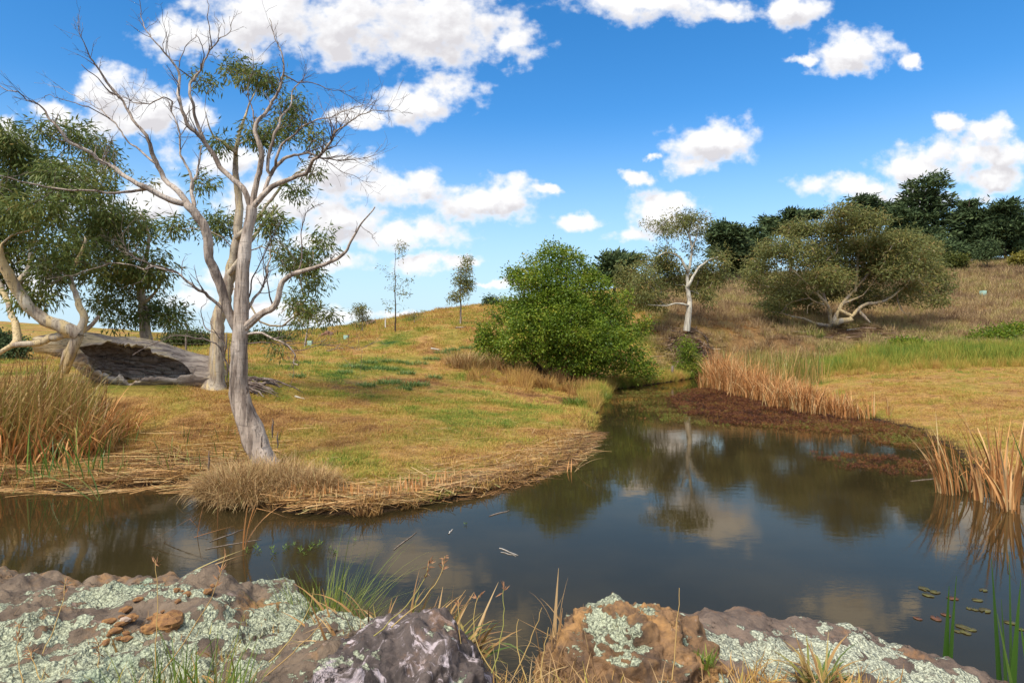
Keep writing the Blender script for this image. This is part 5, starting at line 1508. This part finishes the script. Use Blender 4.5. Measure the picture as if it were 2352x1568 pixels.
stick('two toned thin stick floating in the middle of the pool', (1145, 1258), (1190, 1275), .005, M_PALEST)
stick('white sliver floating below the two toned thin stick', (1152, 1268), (1186, 1277), .004, M_PALEST)
stick('fine pale stalk lying on the bright water left of the leaning gum', (480, 1245), (560, 1215), .006, M_STICK)
stick('longer grey stalk lying on the dark pool left of the water weed', (470, 1262), (600, 1238), .005, M_STICK)
stick('brown stem drifting beside the right reed clumps', (2090, 1105), (2160, 1098), .007, M_STICK)

# water weed
def sprig_mesh(name, n, h, spread, mat, lw=(.022, .007)):
    mb = MB()
    c, d = [], []
    for _ in range(n):
        b = np.array([rng.normal(0, spread), rng.normal(0, spread), -.02]); H = h*rng.uniform(.5, 1.2); tl = rng.normal(0, .18, 2)
        m = 12
        t = np.linspace(0, 1, m)[:, None]
        c.append(b+t*np.array([tl[0]*H, tl[1]*H, H])); a = np.arange(m)*2.4+rng.random()*6
        d.append(np.stack([np.cos(a), np.sin(a), np.full(m, .7)], -1))
    c = np.concatenate(c); d = np.concatenate(d)
    leaves(mb, c, d, lw[0]*rng.uniform(.7, 1.3, len(c)), lw[1], None)
    return mb.mesh(name, mat)
M_WEED = foliage_mat('water_weed', [(0, (.04, .015, .009)), (.25, (.13, .04, .017)), (.5, (.24, .095, .03)), (.7, (.19, .13, .025)), (1, (.17, .20, .03))], .5, .2, .3, instancer=True)
M_MILF = foliage_mat('water_milfoil', [(0, (.10, .17, .02)), (1, (.22, .32, .05))], .5, .3, .3)
ws = [bpy.data.objects.new('water_weed_sprigs', sprig_mesh('water_weed_sprigs', 5, .085, .10, M_WEED, (.05, .014))) for _ in range(4)]
def poly_pts(poly, n):
    q = np.array([wl(*p)[:2] for p in poly])
    lo, hi = q.min(0), q.max(0)
    x = rng.uniform(lo[0], hi[0], n); y = rng.uniform(lo[1], hi[1], n)
    ins = np.zeros(n, bool)
    for i in range(len(q)):
        a, b = q[i], q[(i+1) % len(q)]
        ins ^= ((a[1] > y) != (b[1] > y)) & (x < (b[0]-a[0])*(y-a[1])/(b[1]-a[1]+1e-9)+a[0])
    return x[ins], y[ins]
x_, y_ = poly_pts([(1590, 892), (1650, 893), (1760, 925), (1860, 948), (2000, 968), (2120, 995), (2150, 1030), (2070, 1028), (1950, 1000), (1800, 985), (1640, 970), (1560, 945), (1540, 915)], 5600)
d_ = fbm2(x_, y_, .8, 3)
k = rng.random(len(d_)) < np.clip(.75+1.3*d_, 0.05, 1)
x_, y_, d_ = x_[k], y_[k], d_[k]
e_ = np.clip((17.6-y_+.15*(x_-8)), 0, 2)*.16
scatter('water_weed', 'matted red brown water weed along the front of the reed stand', ws, np.stack([x_, y_, np.zeros_like(x_)], -1), rng.uniform(.45, 1.1, len(x_)), .28+.30*d_+e_+rng.normal(0, .16, len(x_)))
x_, y_ = poly_pts([(1390, 905), (1480, 890), (1600, 890), (1580, 930), (1620, 965), (1700, 985), (1560, 975), (1450, 960)], 1500)
k = (fbm2(x_, y_, .9, 3, 4.) > .10) & (y_ < 29)
x_, y_ = x_[k], y_[k]
scatter('water_weed', 'yellow green water weed showing above the far water', ws, np.stack([x_, y_, np.zeros_like(x_)], -1), rng.uniform(.5, 1.1, len(x_)), .80+rng.normal(0, .12, len(x_)))
x_, y_ = poly_pts([(1840, 1040), (1950, 1035), (2130, 1060), (2140, 1090), (2050, 1090), (1920, 1075)], 520)
k = fbm2(x_, y_, 2.2, 3, 7.) > -.02
x_, y_ = x_[k], y_[k]
scatter('water_weed', 'sparse brown and green water weed in front of the main mat', ws, np.stack([x_, y_, np.zeros_like(x_)], -1), rng.uniform(.35, .7, len(x_)), .38+.3*fbm2(x_, y_, 1.5, 2)+rng.normal(0, .15, len(x_)))
mil = [sprig_mesh('water_milfoil', 1, .11, .0, M_MILF, (.035, .009)) for _ in range(4)]
mil_px = [(568,1270),(590,1262),(600,1268),(622,1258),(628,1272),(655,1262),(668,1258),(672,1252),(690,1268),(700,1275),(708,1262),(720,1252),(728,1258),(738,1250),(760,1262),(770,1268),(815,1242),(1068,1205)]
for i, (a, b) in enumerate(mil_px):
    o = bpy.data.objects.new('water_milfoil', mil[i % 4]); col.objects.link(o)
    o.location = wl(a, b); o.rotation_euler.z = rng.random()*6; o.scale = [rng.uniform(.8, 1.5)]*3
    tag(o, 'lone green water weed sprig out in the open pool' if i == 17 else 'feathery green water weed sprig in the dark pool below the leaning gum', 'water weed', None if i == 17 else 'green water weed sprigs')
# lily pads
M_PAD = plain_mat('lily_pad', (.11, .105, .025), (.07, .055, .02), 12., .35, .15)
M_PADB = plain_mat('browned_lily_pad', (.15, .065, .03), (.08, .035, .02), 12., .4, .15)
pads = [(2122,1352),(2148,1360),(2132,1367),(2188,1374),(2240,1400),(2226,1397),(2258,1355),(2245,1378),(2262,1402),(2212,1440),(2230,1446),(2200,1450),(2218,1452),(2172,1412),(2108,1420),(2150,1420),(2320,1430),(2345,1445)]
for i, (a, b) in enumerate(pads):
    mb = MB()
    th = np.linspace(.25, 6.03, 14)
    r = .05*(1+.06*rng.normal(size=14))
    v = np.concatenate([[[0, 0, .002]], np.stack([r*np.cos(th), r*.8*np.sin(th), .001+.004*rng.random(14)], -1)])
    v = np.concatenate([v, v-np.array([0, 0, .003])])
    f = [(0, j, j+1) for j in range(1, 14)]+[(15, 15+j+1, 15+j) for j in range(1, 14)]
    q = [(j, j+15, j+16, j+1) for j in range(1, 14)]
    mb.add(v, f, q)
    o = mb.build('lily_pad', M_PADB if i in (13, 14, 15, 3) else M_PAD)
    p = wl(a, b); o.location = (p[0], p[1], .004); o.rotation_euler.z = rng.random()*6; o.scale = [rng.uniform(.6, 1.2)]*3
    tag(o, 'browned lily pad floating near the lower right reed blades' if i in (13, 14, 15, 3) else 'olive green lily pad floating near the lower right reed blades', 'lily pad', 'browned lily pads' if i in (13, 14, 15, 3) else 'green lily pads')

# ---------------------------------------------------------------- tussocks and tufts
M_TUFTD = foliage_mat('straw_tuft', [(0, (.24, .14, .06)), (.5, (.46, .29, .13)), (.9, (.60, .43, .21)), (1, (.30, .28, .09))], .6, .15, .2)
M_TUFTG = foliage_mat('blue_green_tuft', [(0, (.10, .18, .05)), (.6, (.16, .26, .07)), (1, (.28, .33, .10))], .55, .2, .3)
M_RUSH = foliage_mat('rush_blades', [(0, (.07, .13, .015)), (.6, (.17, .23, .03)), (.9, (.30, .31, .06)), (1, (.42, .32, .14))], .5, .25, .3)
def tuft(name, label, cat, base, n, rad, h, width, lean, bend, mat, az=None, segs=4, group=None, v=(0, 1), zsag=.0):
    mb = MB()
    r = rad*np.sqrt(rng.random(n)); a = rng.random(n)*6.28
    x = base[0]+r*np.cos(a); y = base[1]+r*np.sin(a)
    b = np.stack([x, y, base[2]-zsag*(r/rad)**2], -1)
    aa = np.where(rng.random(n) < .75, a+rng.normal(0, .6, n), rng.random(n)*6.28) if az is None else az+rng.normal(0, .7, n)
    blades(mb, b, aa, rng.uniform(h[0], h[1], n), width*rng.uniform(.6, 1.4, n), np.abs(rng.normal(0, lean, n)), np.abs(rng.normal(bend, bend*.5, n)), segs, rng.uniform(v[0], v[1], n))
    o = mb.build(name, mat, origin=base)
    tag(o, label, cat, group)
    return o
def tus(label, x, y, n, rad, h, az=None):
    z = max(gz(x, y), 0.02)
    return tuft('grass_tussock', label, 'grass tussock', np.array([x, y, z+.05]), n, rad, h, .007, .45, 1.5, M_TUFTD, az, 5, zsag=.12)
tus('matted straw tussock left of the leaning gum base at the waterline', -4.25, 9.55, 2200, .48, (.25, .6))
tus('matted straw tussock directly in front of the leaning gum base', -3.7, 9.85, 2200, .50, (.25, .62))
tus('matted straw tussock right of the leaning gum base', -3.1, 9.6, 1500, .45, (.2, .5))
tus('drooping straw tussock with its skirt in the water below the leaning gum', -3.9, 9.25, 1500, .42, (.2, .48))
tus('straw tussock wrapped behind the leaning gum base', -4.35, 10.2, 1100, .42, (.2, .5))
gl = [(60,930,.62,'widest blue green grass tuft on the left hillside'),(190,942,.42,None),(272,942,.32,None),(410,912,.5,None),(358,966,.36,None),(512,992,.34,None),(262,1016,.55,None),(405,1030,.62,None),(130,1036,.42,None),
      (350,1052,.3,None),(500,886,.36,None),(560,850,.4,None),(612,836,.36,None),(690,826,.3,None),(-130,800,.3,None),(-240,985,.3,None),(20,960,.3,None),(250,900,.3,None),(330,905,.3,None),(150,905,.35,None)]
for i, (a, b, r, lab) in enumerate(gl):
    px, py = z3(a, b)
    p = onground(px, py, 14, 60)
    tuft('grass_tuft', lab or 'blue green grass tuft on the straw coloured left hillside', 'grass tuft', p, int(330*r/.4), r*p[1]/26, (.06, .26), .016, .5, 1.0, M_TUFTG, group=None if lab else 'blue green grass tufts on the left hillside', segs=3)
for (a, b, r, lab) in [(650, 925, .5, 'tall bleached straw tuft at the left foot of the green bush'), (700, 935, .45, 'bleached straw tuft beside the tall one below the green bush'), (830, 935, .4, 'straw tuft under the left side of the green bush'), (1190, 1020, .25, 'small straw tuft on the bare ground under the green bush'), (1330, 1090, .38, None)]:
    px, py = z3(a, b)
    p = onground(px, py, 14, 60)
    if lab: tuft('grass_tuft', lab, 'grass tuft', p, 500, r*p[1]/26, (.35, .95), .016, .35, .7, M_TUFTD, segs=4)
for k, (px, py) in enumerate([(1345, 905), (1330, 930), (1370, 915), (1310, 895)]):
    p = onground(px, py, 14, 40)
    tuft('grass_tuft', ['bright green grass tuft at the creek bend below the green bush', 'bright green grass tuft at the waterline nearest the litter bank', 'bright green tuft on the outer tip of the creek bend', 'yellow green tuft behind the tufts of the creek bend'][k], 'grass tuft', p, 600, .55, (.15, .4), .012, .4, .9, M_RUSH, segs=3, v=(.1, .75))
# dead brown canes under the bush
mb = MB()
for k in range(160):
    px, py = rng.normal(1225, 55), rng.normal(868, 9)
    p = onground(px, py, 18, 45)
    L = rng.uniform(.3, 1.0); a = rng.random()*6.28
    w = np.linspace(0, 1, 6)[:, None]
    d = np.array([math.cos(a)*.7, math.sin(a)*.5, 1.])
    q = p+d*L*w-np.array([0, 0, 1.])*L*.75*w**2+rng.normal(0, .02, (6, 3))
    tube(mb, q, np.linspace(.012, .004, 6), 3, var=rng.random())
o = mb.build('dead_canes', foliage_mat('dead_canes', [(0, (.10, .05, .03)), (1, (.30, .16, .08))], .8, 0, .1)); tag(o, 'tangled dead brown canes beneath the green bush', None, kind='stuff')

# foreground plants
def nb(x, y): return np.array([x, y, gz(x, y)])
tuft('rush_tuft', 'fine bright green rush tuft behind the lichen boulder', 'grass tuft', np.array([-1.05, 3.48, .62]), 520, .13, (.25, .62), .0035, .18, .75, M_RUSH, None, 7, v=(0, .9))
tuft('rush_tuft', 'long thin green rush stalks drooping to the right over the pool', 'grass tuft', np.array([-.98, 3.45, .62]), 60, .12, (.5, .95), .0035, .25, .8, M_RUSH, .3, 8, v=(.3, 1))
tuft('sedge_tuft', 'dry and green sedge tuft behind the dark purple rock', 'grass tuft', np.array([-.52, 3.12, .86]), 80, .20, (.18, .42), .013, .35, .7, M_REEDG, .4, 6)
tuft('sedge_tuft', 'bent straw leaves lying across the pale lichen slab', 'grass tuft', np.array([-.72, 3.02, .97]), 60, .22, (.15, .4), .012, .9, .8, M_STRAW, 3.4, 6)
tuft('sedge_tuft', 'dry sedge leaves curling at the right side of the purple rock peak', 'grass tuft', np.array([-.26, 3.0, .92]), 50, .12, (.15, .4), .013, .5, 1.2, M_REEDG, .2, 6)
tuft('sedge_tuft', 'flattened broad leaved tuft growing on the brown slab', 'grass tuft', np.array(on_rock(rockS, 1.36, 2.78)[0])+np.array([0, 0, -.01]), 85, .07, (.1, .26), .014, .75, .8, M_REEDG, None, 5)
tuft('grass_tuft', 'green grass tuft at the bottom edge below the lichen boulder', 'grass tuft', nb(-1.28, 2.42)+np.array([0, 0, .05]), 160, .26, (.12, .34), .005, .25, .5, M_RUSH, None, 5)
tuft('grass_tuft', 'small green weed tuft between the ochre rock and the brown slab', 'grass tuft', np.array(on_rock(rockO, .86, 2.78)[0]), 60, .04, (.04, .09), .006, .7, .6, M_RUSH, None, 4)
# matted dry grass between the rocks
mb = MB()
n = 3400
x_ = rng.uniform(-.3, 1.5, n); y_ = rng.uniform(2.25, 3.35, n)
w_ = np.maximum(np.exp(-((x_-.12)/.34)**2), np.exp(-((x_-.95)/.45)**2-((y_-2.45)/.22)**2))
k = rng.random(n) < w_
x_, y_ = x_[k], y_[k]; n = len(x_)
zz = ground(x_, y_)
for o_ in (rockO, rockS, rockP, rockK):
    for j in range(n):
        h = o_.ray_cast(Vector((x_[j], y_[j], 3))-o_.location, Vector((0, 0, -1)))
        if h[0] and h[1].z+o_.location.z < .97: zz[j] = max(zz[j], h[1].z+o_.location.z)
blades(mb, np.stack([x_, y_, zz-.01], -1), rng.random(n)*6.28, rng.uniform(.08, .30, n), .004*rng.uniform(.6, 1.5, n), np.abs(rng.normal(.75, .45, n)), np.abs(rng.normal(.9, .5, n)), 6)
o = mb.build('dry_grass', M_TUFTD); tag(o, 'matted dry grass in the gap between the purple and ochre rocks', None, kind='stuff')
# short dry grass and leaf scraps on the near bank
nr = [clump_mesh('bank_grass_clump', 60, .12, .03, .13, .005, .6, 1.0, 3) for _ in range(3)]
x_, y_ = grid_pts(-4, 4, 1.2, 3.6, 70)
k = pond_sd(x_, y_) > .1; x_, y_ = x_[k], y_[k]
scatter('bank_grass', 'short dry grass on the near bank', nr, np.stack([x_, y_, ground(x_, y_)], -1), rng.uniform(.6, 1.4, len(x_)), .34+rng.normal(0, .12, len(x_)), .3)

# single seeding grass stalks in front of the rocks
M_SEED = plain_mat('seed_head', (.40, .22, .11), (.25, .12, .06), 40.)
M_STALK = foliage_mat('grass_stalk', [(0, (.45, .28, .10)), (.6, (.50, .36, .12)), (1, (.24, .27, .05))], .5, .15, .3)
def stalk(label, base, tip, sag, seed, var, group=None, r=.0028):
    rt = thing('grass_stalk', label, 'grass stalk', base, group)
    w = np.linspace(0, 1, 12)[:, None]
    p = base*(1-w)+tip*w
    side = np.array([1, 0, .2])*sag
    p = p+side*(4*w*(1-w))+rng.normal(0, .002, p.shape)
    m = MB(); tube(m, p, np.linspace(r, r*.45, 12), 4, var=var)
    part(m, 'stem', M_STALK, rt)
    if seed:
        m = MB()
        n = 16 if seed == 1 else 7
        t = rng.uniform(.70 if seed == 1 else .93, 1, n)
        c = np.stack([np.interp(t, w[:, 0], p[:, j]) for j in range(3)], -1)
        leaves(m, c, rng.normal(0, .6, (n, 3))+(tip-base)*1.2, .035 if seed == 1 else .04, .007)
        q = part(m, 'seed_head', M_SEED, rt, kind='stuff')
    return rt
def S_(a, b, Ya, Yb): return P(a[0], a[1], Ya), P(b[0], b[1], Yb)
for (a, b, sag, seed, var, lab) in [
        ((355, 1560), (357, 1285), .01, 2, .3, 'straight golden grass stalk in front of the lichen boulder'), ((98, 1500), (150, 1325), .02, 1, .4, 'seeding grass stalk leaning right near the left edge'),
        ((60, 1590), (45, 1430), -.02, 1, .2, 'short seeding stalk at the left edge of the lichen boulder'), ((100, 1600), (60, 1480), .01, 1, .3, 'thick golden stalk with a drooping head in the lower left corner'),
        ((330, 1590), (520, 1265), .06, 1, .1, 'long thin seeding stalk slanting right across the lichen boulder'), ((215, 1600), (225, 1470), .01, 1, .3, 'pale seeding stalk at the bottom edge below the lichen boulder'),
        ((620, 1520), (720, 1350), .04, 0, .6, 'bare arching stalk right of the lichen boulder crest'), ((550, 1600), (770, 1395), .03, 0, .1, 'thin straw stalk crossing the right part of the lichen boulder'),
        ((1085, 1560), (1055, 1385), -.02, 2, .5, 'straw stalk with a small dark head behind the purple rock'), ((1130, 1545), (1155, 1350), .02, 2, .9, 'green stalk rising over the water between the purple and ochre rocks'),
        ((1150, 1560), (1100, 1365), -.06, 2, .5, 'curved straw stalk with a rusty head over the dark pool'), ((1180, 1550), (1245, 1395), .01, 0, .2, 'thin straw stalk leaning right in the gap between the rocks'),
        ((1240, 1560), (1258, 1440), .0, 0, .3, 'short straw stalk next to the small lichen rock'), ((1210, 1560), (1190, 1420), -.02, 0, .4, 'fine brown stalk leaning left in the gap between the rocks'),
        ((1545, 1560), (1562, 1350), .0, 0, .2, 'fine upright brown stalk before the brown slab'), ((1890, 1570), (1862, 1470), .0, 0, .3, 'thin brown stalk standing on the brown slab'),
        ((1000, 1600), (1120, 1480), .02, 0, .1, 'straw stalk slanting over the right face of the purple rock'), ((860, 1460), (985, 1290), .05, 1, .8, 'long drooping grass stalk bowing right above the rush tuft'),
        ((900, 1440), (1020, 1275), .06, 1, .5, 'faint reddish grass stalk reaching over the middle of the pool')]:
    bs, tp = S_(a, b, 2.55, 2.75)
    stalk(lab, bs, tp, sag, seed, var)

# ---------------------------------------------------------------- things on the hillsides
M_GUARD = plain_mat('mint_sleeve', (.42, .62, .52), (.34, .52, .44), 3., .5, .05)
M_POST = plain_mat('weathered_post', (.22, .18, .15), (.12, .09, .07), 12.)
M_WHITE = plain_mat('white_stake', (.72, .70, .66), (.55, .52, .48), 8.)
def box(mb, c, s, mi=0):
    c = np.array(c); s = np.array(s)/2
    v = np.array([[x, y, z] for x in (-1, 1) for y in (-1, 1) for z in (-1, 1)])*s+c
    mb.add(v, None, [(0, 1, 3, 2), (4, 6, 7, 5), (0, 4, 5, 1), (2, 3, 7, 6), (0, 2, 6, 4), (1, 5, 7, 3)], .5, mi)
for (px, py, Y, lab) in [(795, 783, 46, 'mint green tree guard on the left hillside between two saplings'), (712, 796, 44, 'mint green tree guard beside the leaning sapling'), (2258, 681, 55, 'mint green tree guard on the open right hillside')]:
    p = onground(px, py, 25, 80)
    rt = thing('tree_guard', lab, 'tree guard', p)
    m = MB()
    hh, ww, t = .46*p[1]/50, .32*p[1]/50, .02
    for dx, dy, sx, sy in ((-ww/2, 0, t, ww), (ww/2, 0, t, ww), (0, -ww/2, ww-t, t), (0, ww/2, ww-t, t)):
        box(m, p+np.array([dx, dy, hh/2]), (sx, sy, hh))
    part(m, 'sleeve', M_GUARD, rt, False)
    m = MB(); box(m, p+np.array([ww*.7, 0, hh*.55]), (.04, .04, hh*1.25)); part(m, 'stake', M_POST, rt, False)
p = onground(885, 755, 25, 80)
rt = thing('marker_stake', 'white marker stake on the skyline beside the tallest sapling', 'stake', p)
m = MB(); box(m, p+np.array([0, 0, .33]), (.07, .07, .8)); part(m, 'post', M_WHITE, rt, False)
m = MB(); box(m, p+np.array([0, 0, .74]), (.10, .10, .04)); part(m, 'cap', M_WHITE, rt, False)
chip('stone', 'reddish boulder on the skyline left of the short bushy sapling', onground(752, 772, 30, 90), .55, plain_mat('red_stone', (.30, .15, .09), (.18, .09, .06), 5.), None, .5)
chip('stone', 'brown boulder on the skyline right of the short bushy sapling', onground(852, 745, 30, 90), .6, plain_mat('brown_stone', (.25, .16, .11), (.14, .09, .06), 5.), None, .5)
def log(label, pts, Y, w0, w1, mat, name='fallen_branch', cat='branch', forks=0):
    q = []
    for k, (a, b) in enumerate(pts):
        g = onground(a, b, 8, 80); q.append(g+np.array([0, 0, w0*.6]))
    q = np.array(q)
    q = catmull(q, .1)
    m = MB(); tube(m, q, np.linspace(w0, w1, len(q)), 8, .12, 4.)
    S = Skel(); ids = S.path(q, (w0, w1), step=.2)
    if forks:
        S.twigs(ids, forks, .6, w1*.8, .9, .5, 1)
        S2 = Skel(); S2.p, S2.par, S2.r, S2.len = S.p, S.par, S.r, S.len
        S.tubes(lambda r: m, kbig=8)
    o = m.build(name, mat, origin=q[0])
    return tag(o, label, cat)
log('pale dead branch on the mown bank right of the leaning gum', [(678, 912), (700, 918)], 14, .035, .012, B_WHITE)
log('short white branch on the grass uphill of the blue green tufts', [(990, 803), (1010, 805)], 28, .05, .02, B_WHITE)
log('white fallen branch beside the upright sapling', [(1047, 755), (1068, 753)], 34, .06, .03, B_WHITE)
log('thin grey branch lying in the grass below the tree guards', [(750, 808), (790, 800)], 34, .04, .02, B_GREY, forks=3)
log('dark log lying on the slope left of the spreading gum', [z4(480, 905), z4(560, 932), z4(610, 938)], 44, .16, .08, B_DARK, 'fallen_log', 'log', 3)
log('dead branching limb on the grass left of the spreading gum crown', [z4(325, 830), z4(410, 828)], 60, .10, .05, B_GREY, 'fallen_branch', 'branch', 8)
log('pale stick below the trunk of the spreading gum', [z4(1060, 1040), z4(1130, 1030)], 42, .06, .03, B_WHITE)
log('long dark stick across the grass right of the spreading gum', [z4(1600, 905), z4(1700, 925)], 47, .06, .03, B_DARK)
log('dark stick pile branch in the bark litter below the white gum', [z3(1920, 720), z3(2000, 760), z3(2030, 830)], 38, .10, .04, B_DARK, 'fallen_branch', 'branch', 6)
log('grey branch lying in the bark litter left of the white gum base', [z3(1760, 720), z3(1860, 740)], 38, .07, .04, B_GREY, 'fallen_branch', 'branch', 5)
# torn roots behind the leaning gum
m = MB()
rp = onground(590, 900, 10, 40)
rt = thing('root_heap', 'heap of torn dark roots and bark behind the leaning gum', 'roots', rp)
for k in range(26):
    a = rng.uniform(-.4, 1.0); L = rng.uniform(.4, 1.3)
    w = np.linspace(0, 1, 7)[:, None]
    d = np.array([math.cos(a), -.3*rng.random(), rng.uniform(-.05, .35)])
    q = rp+np.array([rng.normal(-.3, .2), rng.normal(0, .25), rng.uniform(0, .35)])+d*L*w-np.array([0, 0, .35])*L*w**2+rng.normal(0, .02, (7, 3))
    tube(m, q, np.linspace(.045, .012, 7)*rng.uniform(.5, 1.3), 5)
part(m, 'roots', B_TWIG, rt, kind='stuff')
# post at the far waterline
p = np.array([P(1540, 868, 33.5)[0], 33.2, -.1])
m = MB(); tube(m, np.array([p, p+[.02, 0, .5], p+[.03, 0, .85]]), np.array([.07, .065, .06]), 8)
tag(m.build('wooden_post', M_POST, origin=p), 'dark wooden post standing at the far waterline below the white gum', 'post')
# wire fences
def fence(label, pts, step, wires, h):
    q = np.array([onground(a, b, 20, 130) for a, b in pts])
    s = np.concatenate([[0], np.cumsum(np.linalg.norm(np.diff(q[:, :2], axis=0), axis=1))])
    n = int(s[-1]/step)+1
    t = np.linspace(0, s[-1], n)
    X = np.interp(t, s, q[:, 0]); Y_ = np.interp(t, s, q[:, 1]); Z = ground(X, Y_)
    rt = thing('wire_fence', label, 'fence', (X[0], Y_[0], Z[0]))
    for x, y, z in zip(X, Y_, Z):
        m = MB(); tube(m, np.array([[x, y, z-.1], [x, y, z+h*.6], [x, y, z+h]]), np.array([.06, .055, .05]), 6)
        part(m, 'post', M_POST, rt)
    for k in range(wires):
        m = MB(); tube(m, np.stack([X, Y_, Z+h*(.2+.75*k/(wires-1))], -1), np.full(n, .009), 4); part(m, 'wire', M_POST, rt)
fence('wire fence with thin posts in front of the left round bush', [(330, 806), (420, 808), (520, 808)], 2.2, 4, 1.1)
fence('wire fence along the crest of the right hillside below the conifers', [(1660, 648), (1760, 640), (1880, 634), (2020, 626), (2150, 620), (2352, 612)], 5.0, 3, 1.3)
ordinals([o for o in bpy.data.objects if o.get('group') == 'green water weed sprigs'], 'feathery green weed sprigs in the dark pool')
ordinals([o for o in bpy.data.objects if o.get('group') == 'green lily pads'], 'olive green lily pads floating at the lower right')
ordinals([o for o in bpy.data.objects if o.get('group') == 'browned lily pads'], 'browned lily pads floating at the lower right')
tf = sorted([o for o in bpy.data.objects if o.get('group') == 'blue green grass tufts on the left hillside'], key=lambda o: o.location.y)
m3 = len(tf)//3
for sub, ph in ((tf[:m3], 'nearest row of blue green tufts on the left hillside'), (tf[m3:2*m3+1], 'middle row of blue green tufts on the left hillside'), (tf[2*m3+1:], 'farthest row of blue green tufts on the left hillside')):
    ordinals(sub, ph)
